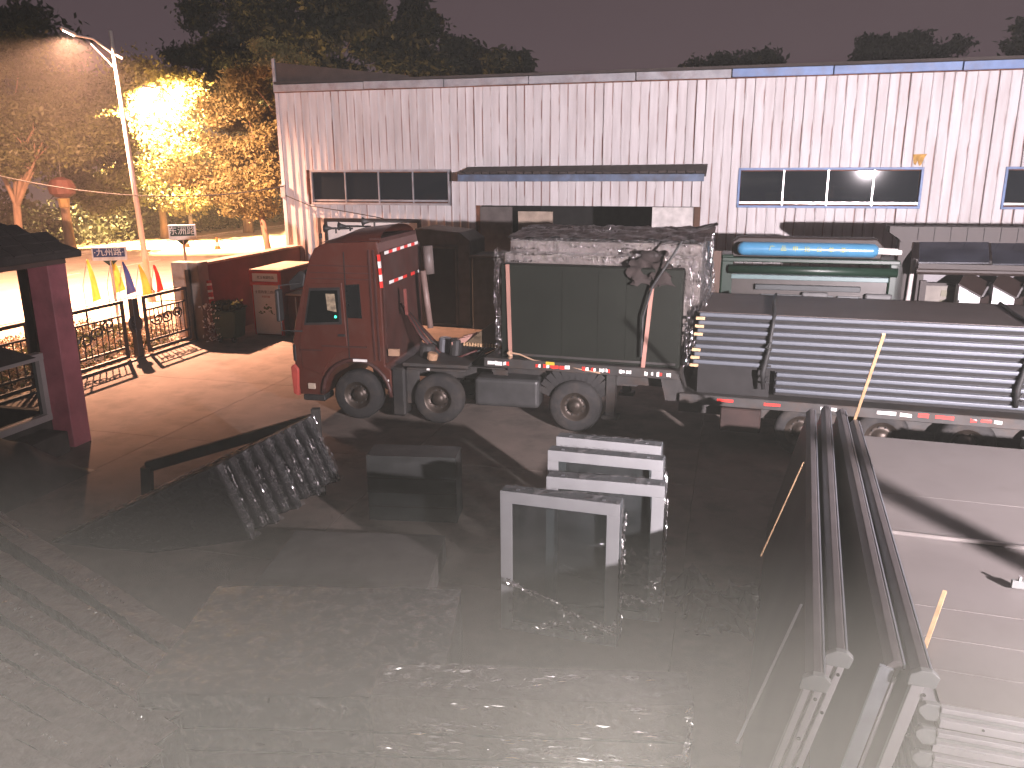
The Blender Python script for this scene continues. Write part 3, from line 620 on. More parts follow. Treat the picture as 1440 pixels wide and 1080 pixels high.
B().tube([(-.1, 0, 9.9), (h2.x*.5, h2.y*.5, 10.4), h2+Vector((.3, .3, .1))], .05, 8).obj('arm', polem, pl2)
hd = B().bar(h2+Vector((.35, .35, .1)), h2+Vector((-.15, -.15, .15)), .3, .13).obj('lamp_head', polem, pl2, bevel=.03)
B().bar(h2+Vector((.2, .2, .02)), h2+Vector((-.1, -.1, .05)), .2, .03).obj('diffuser', MATS['lamp_glow'], hd)

def street_sign(label, px0, px1, py0, py1, Y, board, txt, pxpole):
    p0 = atY(px0, py0, Y); p1 = atY(px1, py1, Y); w = p1.x-p0.x; zt = atY(px0, py0, Y).z; zb = p1.z
    yaw = R(14)
    s_ = thing('street_sign', label, 'street sign', ((p0.x+p1.x)/2, Y, 0), yaw)
    w *= 1.04; h = zt-zb
    B().tube([(0, 0, 0), (0, 0, zb-.02)], .045, 10).obj('post', polem, s_)
    B().prism([(-.22, zb), (.22, zb), (.05, zb-.16), (-.05, zb-.16)], lambda q, t: (q[0], -.04+.08*t, q[1])).obj('bracket', signgreen, s_)
    fr = BX(-w/2, w/2, -.07, .07, zb, zt).obj('sign_box', signwhite, s_, bevel=.012)
    BX(-w/2+.05, w/2-.05, -.078, -.071, zb+h*.26, zt-.05).obj('face', board, fr)
    text(0, 'lettering', txt, h*.58, (0, -.082, zb+h*.58), (R(90), 0, 0), signwhite, fr, .002)
    return s_
street_sign('blue and white street name box on a post behind the gate', 131, 177, 347, 366, 26.5, signblue, '·九州路·', 155)
street_sign('dark green street name box on a pale post above the red wall', 238, 275, 316, 337, 27.6, signgreen, '东洲路', 263)

for (lab, px, pyt, pyb, m_, dx) in (('leftmost yellow feather flag, alone left of the street sign post', 122, 365, 425, flag_y, 20), ('yellow feather flag overlapping the street sign post', 156, 362, 412, flag_y, 20),
        ('blue feather flag in the row behind the gate', 172, 368, 415, flag_b, 19), ('faded yellow feather flag just left of the lamp pole', 195, 372, 420, flag_y, 20), ('red feather flag just right of the lamp pole', 216, 372, 412, flag_r, 14)):
    Y = 26.5; base = atY(px, 440, Y); t_ = atY(px, pyt, Y); b_ = atY(px+dx, pyb, Y)
    f = thing('feather_flag', lab, 'flag', (base.x, Y, 0), 0, 'feather flags behind the gate')
    B().tube([(.02, 0, 0), (0, 0, t_.z*.6), (t_.x-base.x, 0, t_.z)], .012, 6).obj('pole', polem, f)
    h = t_.z-b_.z; w = b_.x-t_.x
    grid_surface(lambda a, c: Vector((t_.x-base.x+(.01+w*(1-c)**.8)*a+w*.15*a*(1-c), .05*math.sin(a*5+c*4), b_.z+h*c+.12*a*(1-c))), 6, 12).obj('cloth', m_, f, smooth=True)
for (lab, px, py, Y) in (('left traffic cone at the far side of the road', 263, 347, 54), ('right traffic cone at the far side of the road', 306, 350, 52)):
    g = G(px, py); c_ = thing('traffic_cone', lab, 'traffic cone', (g.x, g.y, -.03), 0, 'traffic cones on the road')
    B().lathe([(0, .04), (.2, .04), (.13, .3), (.09, .52), (.04, .75), (0, .75)], (0, 0, 0), (0, 0, 1), 14).obj('cone', conem, c_)
    BX(-.22, .22, -.22, .22, 0, .04).obj('base', blackp, c_); B().lathe([(.165, .22), (.105, .46)], (0, 0, 0), (0, 0, 1), 14).obj('white_band', whitepr, c_)
ln = thing('red_lantern', 'faded red lantern with yellow tassel hanging among the left trees', 'lantern', atY(87, 264, 44), 0)
B().lathe([(.12, .55), (.5, .4), (.68, .05), (.62, -.3), (.3, -.5), (.1, -.52)], (0, 0, 0), (0, 0, 1), 14).obj('body', M('lantern_red', (.07, .02, .016), .7, transl=.3), ln)
B().lathe([(.1, -.5), (.3, -.55), (.26, -1.0), (.05, -1.05)], (0, 0, 0), (0, 0, 1), 10).obj('tassel', M('tassel_ochre', (.12, .08, .025), .8), ln); B().tube([(0, 0, .5), (0, .3, 3.0)], .02, 5).obj('cord', cable_m, ln)
# overhead cable
pts = []
for i in range(25):
    t = i/24; p = Vector((-30, 24, 6.3)).lerp(atY(399, 268, 29.9), t); p.z -= .9*4*t*(1-t)*.9; pts.append(p)
p0 = atY(-60, 233, 26)
pts = [p0.lerp(atY(399, 262, 29.85), i/24)+Vector((0, 0, -1.1*4*(i/24)*(1-i/24)*.55)) for i in range(25)]
tag(B().tube(pts, .022, 6).obj('overhead_cable', cable_m), 'black cable strung from the left to the warehouse corner box', 'cable')
pts = [W0+US*a+NS*(-.08)+Vector((0, 0, z)) for a, z in ((0.05, 4.05), (1.1, 3.66), (2.3, 3.5), (3.6, 3.3), (4.8, 3.05))]
tag(B().tube(pts, .016, 6).obj('wall_cable', cable_m), 'thin cable sagging across the warehouse wall below the left window', 'cable')

# ------------------------------------------------------------------ truck tractor
TA = R(-12)
tk = thing('truck', 'dark red high-roof truck tractor parked before the warehouse', 'truck', (-3.15, 15.9, 0), TA)
arch = [(.70*math.cos(a)-.0, .52+.70*math.sin(a)) for a in [R(x_) for x_ in (5, 25, 45, 65, 90, 115, 135, 155, 175)]]
prof = [(-1.24, .47), (-1.33, .9), (-1.34, 1.55), (-1.24, 2.05), (-1.06, 2.62), (-.97, 2.92), (-.86, 3.25), (-.74, 3.46), (-.52, 3.565), (.0, 3.59), (.56, 3.61), (.60, 3.4), (.62, 1.15), (.74, 1.05), (.74, .52)] + arch[:] + [(-.74, .47)]
cb = B().prism(prof, lambda q, t: (q[0], .03+2.40*t, q[1])).obj('cab', red_cab, tk, bevel=.055, seg=3)
for p in cb.data.polygons: p.use_smooth = False
# roof fairing bulge
grid_surface(lambda a, c: Vector((-.62+1.2*a, .12+2.2*c, 3.57+.30*(math.sin(math.pi*c)**.5)*min(1, a*2.2+.15)*(.55+.45*a))), 14, 14).obj('roof_fairing', red_cab, tk, smooth=True)
BX(.36, .60, .18, 2.3, 3.58, 3.66).obj('fairing_rear', red_dk, tk)
# door
B().prism([(-1.16, 1.05), (-1.19, 1.55), (-1.09, 2.0), (-.93, 2.76), (-.20, 2.80), (-.15, 1.48), (-.42, 1.35), (-.62, 1.12), (-.72, .9)], lambda q, t: (q[0], .012+.025*t, q[1])).obj('door', red_cab, tk, bevel=.008)
B().prism([(-1.05, 1.93), (-.89, 2.68), (-.24, 2.71), (-.24, 1.97)], lambda q, t: (q[0], .002+.012*t, q[1])).obj('window_trim', blackp, tk)
B().prism([(-1.00, 1.98), (-.86, 2.63), (-.29, 2.65), (-.29, 2.02)], lambda q, t: (q[0], -.008+.008*t, q[1])).obj('window', cabglass, tk)
B().prism([(-.52, 2.25), (-.54, 2.58), (-.35, 2.58), (-.33, 2.22)], lambda q, t: (q[0], -.014+.004*t, q[1])).obj('window_reflection_card', M('reflection_tan', (.30, .24, .16), .7, var=.5, scale=12), tk)  # tan card standing in for a reflection in the cab window
B().prism([(-.12, 2.10), (-.12, 2.76), (.17, 2.78), (.19, 2.10)], lambda q, t: (q[0], .008+.014*t, q[1])).obj('side_window', M('side_glass_black', (.012, .013, .013), .12), tk, bevel=.01)
B().lathe([(0, -.012), (.022, -.012), (.026, 0)], (-.36, -.0, 2.12), (0, 1, 0), 12).obj('indicator', M('green_led', (0, .3, .15), .4, emit=(.05, 1, .5), estr=5), tk)
BX(-.34, -.18, -.012, .012, 1.72, 1.77).obj('door_handle', blackp, tk, bevel=.008)
BX(-1.18, -.70, -.004, .012, 1.405, 1.43).box(-.70, .25, -.004, .03, 1.50, 1.53).obj('side_crease', red_dk, tk)
for z in (3.12, 2.98, 2.86): BX(-.86, .45, .018, .03, z, z+.018).obj('panel_groove', red_dk, tk)
# seams behind the door
BX(-.135, -.12, .018, .031, 1.2, 3.4).obj('door_seam', blackp, tk)
for xx in (.42, .52): B().bar((xx, .02, 1.25), (xx-.03, .02, 3.45), .03, .03).obj('rear_trim', red_dk, tk)
# sun visor, mirrors, bumper, lamps
B().prism([(-1.02, 2.70), (-1.32, 2.62), (-1.33, 2.80), (-1.08, 3.02), (-.97, 2.96)], lambda q, t: (q[0], .02+2.3*t, q[1])).obj('sun_visor', blackp, tk, bevel=.02)
B().tube([(-1.05, .0, 2.78), (-1.42, -.22, 2.75), (-1.42, -.24, 1.85), (-1.1, .0, 1.80)], .018, 8).obj('mirror_arm', blackp, tk)
BX(-1.46, -1.38, -.36, -.16, 2.05, 2.68).obj('mirror', blackp, tk, bevel=.02)
BX(-1.36, -1.28, .02, .14, 1.16, 1.52).obj('corner_vent', blackp, tk, bevel=.02)
B().prism([(-1.28, .43), (-1.40, .48), (-1.42, 1.05), (-1.33, 1.12), (-1.24, 1.0)], lambda q, t: (q[0], -.01+2.46*t, q[1])).obj('bumper', M('bumper_red', (.5, .08, .06), .4, var=.15, dirt=(.2, .12, .1), dirt_amt=.4), tk, bevel=.03, seg=2)
BX(-1.06, -.90, -.012, .03, .60, .72).obj('side_lamp', M('lamp_cream', (.55, .45, .35), .4), tk, bevel=.01)
BX(-1.2, -.72, .03, .5, .34, .47).obj('step', blackp, tk, bevel=.02)
# wheel arch lip + reflector
pts = [(.73*math.cos(a), .0, .52+.73*math.sin(a)) for a in [R(x_) for x_ in range(0, 185, 12)]]
B().tube(pts, .045, 8).obj('arch_lip', red_dk, tk, smooth=True)
BX(-.02, .27, -.06, -.03, 1.235, 1.285).obj('side_reflector', refw, tk)
BX(.74, 1.02, .02, .45, .12, 1.12).obj('rear_mudguard', blackp, tk, bevel=.04)
BX(.66, .70, -.02, .01, .84, .88).obj('side_reflector', refw, tk)
# back of the cab: reflective strips
def tape(root, p0, p1, n, width, nrm=None, start=0, mats=(refw, refr), name='reflective_strip', gap=.0, thick=.004, up=(0, 0, 1), keep=1.0, rr=rnd):
    p0 = Vector(p0); p1 = Vector(p1)
    for i in range(n):
        if rr.random() > keep: continue
        a = p0.lerp(p1, (i+gap/2)/n); c = p0.lerp(p1, (i+1-gap/2)/n)
        B().bar(a, c, thick, width*rr.uniform(.8, 1), up).obj(name, mats[(i+start) % len(mats)], root)
BX(.621, .66, .1, 2.35, 1.2, 3.4).obj('rear_wall', red_dk, tk)
tape(tk, (.672, .15, 3.38), (.672, 2.2, 3.40), 9, .07); tape(tk, (.672, .08, 2.78), (.672, 2.2, 2.78), 8, .07, start=1, keep=.85)
tape(tk, (.60, .012, 3.36), (.635, .012, 2.72), 5, .05, thick=.05, up=(0, 1, 0), start=1)
B().bar((.90, .6, 2.62), (.92, .6, 2.1), .05, .05).obj('handle', M('handle_red', (.2, .06, .05), .5), tk)
# horns
for (x0, y0, L_) in ((.30, .9, .85), (-.45, .7, .6), (-.40, 1.3, .7)):
    h = B().lathe([(.0, 0), (.09, 0), (.05, .06), (.022, .16), (.018, L_)], (x0-.35, y0, 3.93 if x0 > 0 else 3.80), (1, .05, 0), 12).obj('air_horn', blackp if x0 < 0 else steeldk, tk, smooth=True)
    B().tube([(0+x0-.1, y0, 3.7), (x0-.1, y0, 3.92 if x0 > 0 else 3.8)], .02, 6).obj('horn_bracket', steeldk, h)
B().tube([(-.75, .4, 3.62), (-.75, .4, 3.72)], .03, 8).obj('marker_lamp', blackp, tk)
# exhaust / intake stack behind the cab
B().tube([(.95, 2.0, 3.35), (.98, 2.0, 2.75)], .11, 12).obj('intake_cap', M('intake_grey', (.15, .12, .11), .5), tk, smooth=True)
B().tube([(.93, 1.7, 2.85), (1.06, 1.7, 1.62)], .065, 12).obj('air_pipe', M('pipe_pale', (.22, .15, .13), .5), tk, smooth=True)
# chassis
BX(.7, 5.6, .62, .78, .82, 1.06).box(.7, 5.6, 1.66, 1.82, .82, 1.06).obj('chassis_rail', steeldk, tk)
for xx in (1.4, 2.6, 3.4, 5.3): BX(xx, xx+.12, .78, 1.66, .86, 1.02).obj('cross_member', steeldk, tk)
BX(1.05, 2.28, .02, .55, .3, 1.08).obj('rear_fender', blackp, tk, bevel=.02) if False else None
B().bar((1.08, .2, 1.12), (2.3, .2, 1.12), .4, .045).obj('fender', steeldk, tk, bevel=.01)
B().bar((1.08, .2, 1.12), (1.08, .2, .35), .4, .04).obj('fender', steeldk, tk, bevel=.01)
BX(1.5, 1.56, -.01, .005, 1.11, 1.15).obj('side_reflector', refw, tk)
BX(2.45, 3.75, .03, .6, .42, 1.0).obj('fuel_tank', M('tank_dark', (.07, .07, .07), .45, metal=.4, var=.2), tk, bevel=.08, seg=3)
BX(.95, 2.3, .15, 2.3, 1.14, 1.2).obj('catwalk', steeldk, tk)
for (xx, yy, zz_, rr_, m_) in ((1.25, .8, 1.45, .16, steeldk), (1.5, 1.3, 1.5, .15, galv), (1.45, .5, 1.35, .11, M('couple_tan', (.4, .24, .14), .7)), (1.8, 1.0, 1.55, .13, blackp), (2.05, 1.6, 1.5, .12, galv)):
    B().tube([(xx, yy, 1.2), (xx+.03, yy, zz_)], rr_, 12).obj('air_tank', m_, tk, bevel=.02)
for i in range(6):
    a = Vector((.72, .8+.18*i, 2.3-.1*i)); c = Vector((2.3+.1*i, .9+.15*i, 1.35)); mid = (a+c)/2-Vector((0, 0, .6+.1*rnd.random()))
    B().tube([a, a.lerp(mid, .5)-Vector((0, 0, .12)), mid, mid.lerp(c, .5)-Vector((0, 0, .08)), c], .022, 7).obj('air_hose', cable_m if i % 2 else M('hose_red', (.07, .015, .012), .5), tk, smooth=True)
BX(.7, .92, .03, .1, 1.36, 1.50).obj('plate', M('plate_tan', (.42, .26, .17), .6), tk)
B().lathe([(.0, 0), (.45, 0), (.45, .08), (0, .08)], (4.2, 1.2, 1.12), (0, 0, 1), 24).obj('coupling_plate', steeldk, tk)
def wheel(root, x, y, r=.51, w=.30, side=-1, rimr=.28):
    t = B().lathe([(rimr, 0), (r-.06, -.015), (r-.02, .02), (r, .05), (r, w-.05), (r-.02, w), (rimr, w)], (x, y, r), (0, 1, 0), 32)
    tw = t.obj('tyre', rubber, root, smooth=True)
    B().lathe([(rimr+.005, -.004), (rimr-.03, .02), (rimr-.06, .09), (.14, .11), (.12, .02), (.06, .0), (0, -.01)], (x, y, r), (0, 1, 0), 24).obj('rim', rimm, tw, smooth=True)
    b = B()
    for k in range(10): a = k*math.pi/5; b.tube([(x+.18*math.cos(a), y+.10, r+.18*math.sin(a)), (x+.18*math.cos(a), y+.06, r+.18*math.sin(a))], .014, 6)
    tag(b.obj('wheel_nuts', steeldk, tw), kind='stuff')
for xx in (0, 1.70, 4.45):
    wheel(tk, xx, .02); wheel(tk, xx, 2.14)
    B().tube([(xx, .3, .51), (xx, 2.2, .51)], .07, 8).obj('axle', steeldk, tk)
pts = [(4.45+.62*math.cos(a), .17, .52+.62*math.sin(a)) for a in [R(x_) for x_ in range(20, 165, 12)]]
for i in range(len(pts)-1): B().bar(pts[i], pts[i+1], .34, .03, (0, 1, 0)).obj('drive_fender', blackp, tk)

# ------------------------------------------------------------------ trailer
RA = R(-18)
tr = thing('semi_trailer', 'dark flatbed trailer with broken red and white reflective strips', 'trailer', (-.45, 15.32, 0), RA)
BX(-.1, 3.65, 0, 2.5, 1.24, 1.42).obj('front_deck', steeldk, tr, bevel=.01)
BX(3.66, 13, 0, 2.5, .82, 1.0).obj('rear_deck', steeldk, tr, bevel=.01)
B().hexa([(3.4, .1, .82), (3.8, .1, .82), (3.8, 2.4, .82), (3.4, 2.4, .82), (3.3, .1, 1.24), (3.65, .1, 1.24), (3.65, 2.4, 1.24), (3.3, 2.4, 1.24)]).obj('step_plate', steeldk, tr)
for yy in (.55, 1.8): BX(.2, 3.6, yy, yy+.16, .95, 1.24).box(3.6, 13, yy, yy+.16, .5, .82).obj('main_beam', steeldk, tr)
t1 = random.Random(3)
segs = [(-.02, .28, 0), (.30, .42, 1), (.95, 1.05, 0), (1.10, 1.22, 0), (1.24, 1.40, 1), (1.42, 1.62, 0), (1.85, 1.98, 0), (2.02, 2.12, 0), (2.18, 2.28, 0), (2.30, 2.38, 1), (2.55, 2.66, 0), (2.68, 2.78, 0), (3.02, 3.08, 0), (3.14, 3.18, 0), (3.24, 3.34, 1), (3.42, 3.5, 0)]
for (a, c, k_) in segs:
    for q in range(2):
        a0 = a+(c-a)*q/2; c0 = a+(c-a)*(q+1)/2-.005
        B().hexa([(a0, -.006, 1.30+t1.uniform(-.02, .012)), (c0, -.006, 1.30+t1.uniform(-.02, .012)), (c0, .0, 1.30), (a0, 0, 1.30), (a0, -.006, 1.355+t1.uniform(-.02, .02)), (c0, -.006, 1.355+t1.uniform(-.02, .02)), (c0, 0, 1.355), (a0, 0, 1.355)]).obj('reflective_strip', (refw, refr)[k_ if q else (0 if t1.random() < .7 else 1)], tr)
x = 3.8
while x < 12.5:
    L_ = t1.uniform(.08, .32); k_ = t1.random() < .38
    if t1.random() < (.75 if x > 5.8 else .55):
        z0 = .90+t1.uniform(-.015, .015)
        B().hexa([(x, -.006, z0), (x+L_, -.006, z0+t1.uniform(-.01, .01)), (x+L_, 0, z0), (x, 0, z0), (x, -.006, z0+t1.uniform(.03, .07)), (x+L_, -.006, z0+t1.uniform(.03, .07)), (x+L_, 0, z0+.05), (x, 0, z0+.05)]).obj('reflective_strip', refr if k_ else refw, tr)
    x += L_+t1.uniform(.0, .12)
for xx in (5.8, 7.1, 8.4, 9.7): wheel(tr, xx, .05, .46); wheel(tr, xx, 2.2, .46)
for yy in (.35, 2.1):
    l = BX(2.25, 2.42, yy, yy+.17, .35, 1.2).obj('landing_leg', steeldk, tr); BX(2.18, 2.49, yy-.04, yy+.21, .28, .35).obj('foot', steeldk, l)
BX(4.4, 5.1, .05, .5, .35, .78).obj('side_locker', M('locker_rust', (.03, .015, .012), .7, var=.3), tr, bevel=.02)
BX(.10, .4, -.03, 0, 1.10, 1.2).obj('step', steeldk, tr)
BX(1.15, 1.32, -.008, -.001, 1.36, 1.42).obj('yellow_tag', M('tag_yellow', (.7, .5, .05), .5), tr)
# load battens at the front of the trailer
ld = thing('chock_pile', 'pale timber chocks with a toothed edge in front of the wrapped load', 'timber', (Vector((-.45, 15.32, 1.42))), RA)
B().prism([(-.9, 0), (.05, 0), (.05, .62), (-.1, .62), (-.75, .12)], lambda q, t: (q[0]+.0, .9+.7*t, q[1])).obj('wedge', M('wedge_tan', (.12, .085, .05), .8, var=.2), ld, bevel=.01)
for i in range(15): BX(-.85+i*.06, -.82+i*.06, .86, .9, .0, .07).obj('tooth', woodpale, ld)
for i in range(3): B().bar((-1.1+.1*i, .8+.1*i, .05+.05*i), (-.5+.1*i, 1.2, .18+.06*i), .09, .06).obj('batten', strap_m, ld)

# wrapped load -------------------------------------------------------
cr = thing('wrapped_load', 'film-wrapped pack of dark green upright panels on the front deck', 'wrapped load', (-.45, 15.32, 1.42), RA)
BX(.22, 3.62, .12, .42, .0, 1.80).obj('front_panel', greenpan, cr, bevel=.02)
BX(.30, 3.55, .10, .12, .06, .10).obj('bottom_channel', steeldk, cr)
for i, (y0, y1, zt, x0, x1) in enumerate(((.46, .9, 1.97, .18, 3.75), (.95, 1.5, 2.17, .14, 3.85), (1.55, 2.05, 2.25, .12, 3.9), (2.1, 2.42, 2.33, .1, 3.95))):
    BX(x0, x1, y0, y1, 0, zt).obj('panel', wrapgr if i < 2 else wrapdk, cr, bevel=.02)
for xx in (1.42, 2.1, 2.62): BX(xx, xx+.006, .112, .12, .12, 1.7).obj('scribe_line', greenpan, cr)
glintm = M('film_glint', (.85, .83, .83), .24, metal=1, var=.1)  # bright metal for the flakes that give the film its glints
def glint_flakes(parent, fn, nrm, n, lo=.008, hi=.03, seed=1, along=None, cone=.9, long_=2.2, region=None):
    """mirror-bright flakes added as glints on folds of stretch film: little facets at all angles round the surface normal"""
    q = random.Random(seed); b = B(); nrm = Vector(nrm).normalized(); c = 0
    cl = [(q.random(), q.random()) for _ in range(max(3, n//14))]
    while c < n:
        a0, c0 = cl[q.randrange(len(cl))]; a = min(1, max(0, a0+q.gauss(0, .05))); e = min(1, max(0, c0+q.gauss(0, .05)))
        p = Vector(fn(a, e))+nrm*.02
        m_ = (nrm+Vector((q.gauss(0, cone), q.gauss(0, cone), q.gauss(0, cone)))*.6).normalized()
        t = (Vector(along) if along else Vector((q.gauss(0, 1), q.gauss(0, 1), q.gauss(0, .6)))); t = (t-m_*t.dot(m_))
        if t.length < 1e-3: continue
        t.normalize(); u = m_.cross(t); s_ = q.uniform(lo, hi); w_ = s_/long_
        b.add([p-t*s_, p-u*w_+m_*.002, p+t*s_, p+u*w_+m_*.002, p-m_*.004], [(0, 1, 2, 3), (0, 4, 1), (1, 4, 2), (2, 4, 3), (3, 4, 0)]); c += 1
    return tag(b.obj('film_glints', glintm, parent), kind='stuff')
def film_sheet(name, fn, nu, nv, amp, fr, parent, mat=None):
    return grid_surface(lambda a, c: Vector(fn(a, c))+crumple(fn(a, c), amp, fr)+crumple(fn(a, c), amp*.35, fr*3.3), nu, nv).obj(name, mat or film, parent, smooth=True)
film_sheet('film_ledge', lambda a, c: (.15+3.75*a, .43+.02*c, 1.80+.22*c), 90, 8, .035, 7, cr, film2)
film_sheet('film_ledge', lambda a, c: (.15+3.75*a, .92, 1.95+.27*c), 90, 8, .04, 7, cr, film2)
film_sheet('film_top', lambda a, c: (.1+3.9*a, .9+1.55*c, 2.24+.13*c+(.12*max(0, a-.9)*10 if c > .5 else 0)), 80, 24, .045, 5, cr, M('film_top_brown', (.05, .038, .036), .35, var=.5, scale=6, bump=.8, bscale=12, spec=.8))
film_sheet('film_end', lambda a, c: (3.93+.08*math.sin(c*5)*a, .05+2.4*a, .35*(1-a)+(2.25+.1*a-.35*(1-a))*c*1.0), 40, 50, .085, 4.5, cr, film2)
film_sheet('film_end', lambda a, c: (3.70+.22*a, .06+.3*a, .05+2.0*c), 10, 46, .05, 6, cr, film2)
film_sheet('film_end', lambda a, c: (.12+.12*a, .06, .05+2.05*c), 8, 46, .045, 6, cr, film2)
film_mat('film_thin', .0, .05, rough=.3, scale=6)
glint_flakes(cr, lambda a, c: (.2+3.6*a, .42, 1.82+.16*c), (0, -1, .2), 140, .01, .035, 1)
glint_flakes(cr, lambda a, c: (.2+3.7*a, .9, 2.0+.2*c), (0, -1, .3), 120, .01, .035, 2)
glint_flakes(cr, lambda a, c: (3.98, .1+2.3*a, .6+1.7*c), (.6, -.7, .1), 260, .012, .05, 3, along=(0, .1, 1), long_=3.5)
glint_flakes(cr, lambda a, c: (3.72+.2*a, .05, .1+1.9*c), (.1, -1, 0), 160, .012, .04, 4, along=(0, .1, 1), long_=3)
glint_flakes(cr, lambda a, c: (.12+.1*a, .04, .4+1.7*c), (-.1, -1, 0), 110, .01, .03, 5, along=(0, .1, 1), long_=3)
glint_flakes(cr, lambda a, c: (.15+3.8*a, 1.0+1.4*c, 2.33), (0, -.4, 1), 90, .01, .035, 6)
for (xa, xb) in ((.36, .42), (3.09, 2.96)):
    B().hexa([(xb-.03, .06, -.12), (xb+.04, .06, -.12), (xb+.04, .09, -.12), (xb-.03, .09, -.12), (xa-.03, .085, 1.80 if xa < 1 else 1.62), (xa+.04, .085, 1.80 if xa < 1 else 1.62), (xa+.04, .115, 1.80 if xa < 1 else 1.62), (xa-.03, .115, 1.80 if xa < 1 else 1.62)]).obj('batten_strap', strap_m, cr)
rp = [(.42, .03, .12), (.62, .03, .10), (.9, .03, .0), (1.5, .02, -.06), (2.2, .0, -.15)]
B().tube(rp, .016, 6).obj('rope', rope_m, cr); B().tube([(.44, .02, .16), (.40, .0, .12), (.46, -.0, .06), (.42, .02, .02)], .035, 7).obj('knot', rope_m, cr)
B().tube([(3.55, .3, 2.28), (3.25, .0, 1.75), (3.10, -.02, 1.5), (2.95, -.01, .95), (2.94, .02, .2)], .022, 7).obj('tie_strap', cable_m, cr)
grid_surface(lambda a, c: Vector((2.55+.75*a+.15*(1-c), .02+.45*c*c*1.3, 1.50+.55*c))+crumple((a*2, c*2, 1), .12, 2.7), 16, 16).obj('cloth_bundle', M('cloth_brown', (.028, .02, .018), .9, var=.3), cr, smooth=True)

# long panel stack ---------------------------------------------------
PG = 'long dark panels stacked on the trailer'
names = ['topmost', 'second from the top', 'third from the top', 'fourth from the top', 'fifth from the top', 'sixth from the top', 'seventh from the top', 'third from the bottom', 'second from the bottom', 'bottom']
for i in range(10):
    x0 = 3.92-.012*i if i < 7 else 5.28; z1 = 2.50-i*.142; z0 = z1-.136
    p = thing('long_panel', 'long dark steel-edged panel, %s of the trailer stack' % names[i], 'panel', (-.45, 15.32, 0), RA, PG)
    BX(x0, 12.2, .09, 2.35, z0+.002, z1).obj('body', paneltop if i == 0 else panelbody, p)
    BX(x0+.02, 12.2, .015+rnd.uniform(0, .012), .088, z1-.082, z1-.008).obj('steel_lip', panelend, p, bevel=.022, seg=3)
    BX(x0+.02, 12.2, .06, .088, z0+.004, z1-.086).obj('shadow_groove', dark, p)
    if i < 7 and i != 3: BX(x0-.03, x0+.12, -.004, .05, z0+.005, z0+.055).obj('spacer_block', woodpale, p)
for (xx, nm) in ((5.2, 'black strap tied round the left end of the panel stack'), (9.1, 'black strap crossing the right end of the panel stack top')):
    st = thing('tie_strap', nm, 'strap', (-.45, 15.32, 0), RA)
    B().tube([(xx, 2.3, 2.53), (xx-.02, 1.2, 2.525), (xx, .05, 2.53), (xx-.02, -.03, 2.3), (xx-.05, -.04, 1.9), (xx-.12, -.05, 1.5), (xx-.1, -.03, 1.2)], [.03]*4+[.035, .05, .03], 7).obj('webbing', cable_m, st, smooth=True)
    for z in (2.05, 1.75, 1.45): B().tube([(xx-.03, -.06, z), (xx-.1, -.07, z-.1), (xx-.0, -.05, z-.13)], .02, 6).obj('knot', cable_m, st)
bt = thing('bearer_block', 'dark timber bearer carrying the left end of the panel stack', 'timber', (-.45, 15.32, 0), RA)
BX(3.95, 5.2, .2, 2.3, 1.0, 1.50).obj('beam', dark, bt)

# ------------------------------------------------------------------ bus-stop shelters behind the trailer
g1 = thing('green_shelter', 'dark green bus shelter frame with a light blue capsule sign', 'shelter', S(0, 19.0), AZ)
BX(-.22, .05, 0, .9, 0, 3.05).obj('post', sh_green, g1, bevel=.04, seg=2); BX(3.3, 3.62, 0, .9, 0, 2.95).obj('post', sh_green, g1, bevel=.03)
B().prism([(0, 2.95), (3.15, 2.92), (3.2, 3.25), (3.05, 3.42), (.15, 3.43), (0, 3.32)], lambda q, t: (q[0], .3+.5*t, q[1])).obj('canopy_back', sh_brown, g1, bevel=.03)
pr = [(0, 0)]+[(.15*math.sin(a), .15-.15*math.cos(a)) for a in [R(x_) for x_ in (20, 40, 60, 80, 90)]]+[(.15, 2.80)]+[(.15*math.cos(a), 2.80+.15*math.sin(a)) for a in [R(x_) for x_ in (20, 40, 60, 80)]]+[(0, 2.95)]
cp = B().lathe(pr, (.11, .05, 3.19), (1, 0, -.0), 20).obj('capsule_sign', sh_blue, g1, smooth=True)
for i, ch in enumerate('广品申比公单单'): text(0, 'lettering', ch, .125, (.85+i*.245, -.112, 3.22-.004*i), (R(80), 0, 0), yellowp, cp, .003)
B().tube([(3.0, .05, 3.19), (3.5, .05, 3.17)], .07, 10).obj('end_tube', whitepr, g1)
BX(-.2, 3.5, -.05, .85, 2.90, 3.0).obj('gutter', sh_green, g1, bevel=.02)
B().tube([(-.05, -.05, 2.74), (3.45, -.05, 2.74)], .1, 10).obj('beam', sh_green, g1, smooth=True)
BX(.02, 3.3, -.02, .1, 2.52, 2.62).obj('glass_rail', sh_teal, g1, bevel=.01)
BX(.03, 3.28, .02, .05, 1.2, 2.52).obj('glass_board', M('board_taupe', (.055, .048, .044), .3, var=.15), g1)
BX(.55, 2.75, -.1, .0, 2.3, 2.42).obj('shelf', M('shelf_grey', (.02, .026, .028), .5), g1, bevel=.01)
for (a, c) in ((.7, 2.2), (2.3, 2.75)): BX(a, c, -.09, -.02, 2.12, 2.2).obj('slat', framed, g1); BX(a, c, -.09, -.02, 2.0, 2.06).obj('slat', framed, g1)
for a in (1.55, 2.85): BX(a, a+.55, -.14, -.02, 1.8, 2.28).obj('display_box', M('display_grey', (.09, .09, .09), .5, var=.15), g1, bevel=.04, seg=2)
g2 = thing('brown_shelter', 'brown bus shelter with slanted dark glass roof at the right edge', 'shelter', S(3.2, 19.0), AZ)
B().prism([(0, 3.72), (0, 3.60), (.2, 3.46), (.25, 3.40), (6, 3.44), (6, 3.74)], lambda q, t: (q[0], -.1+.5*t, q[1])).obj('header', sh_brown, g2)
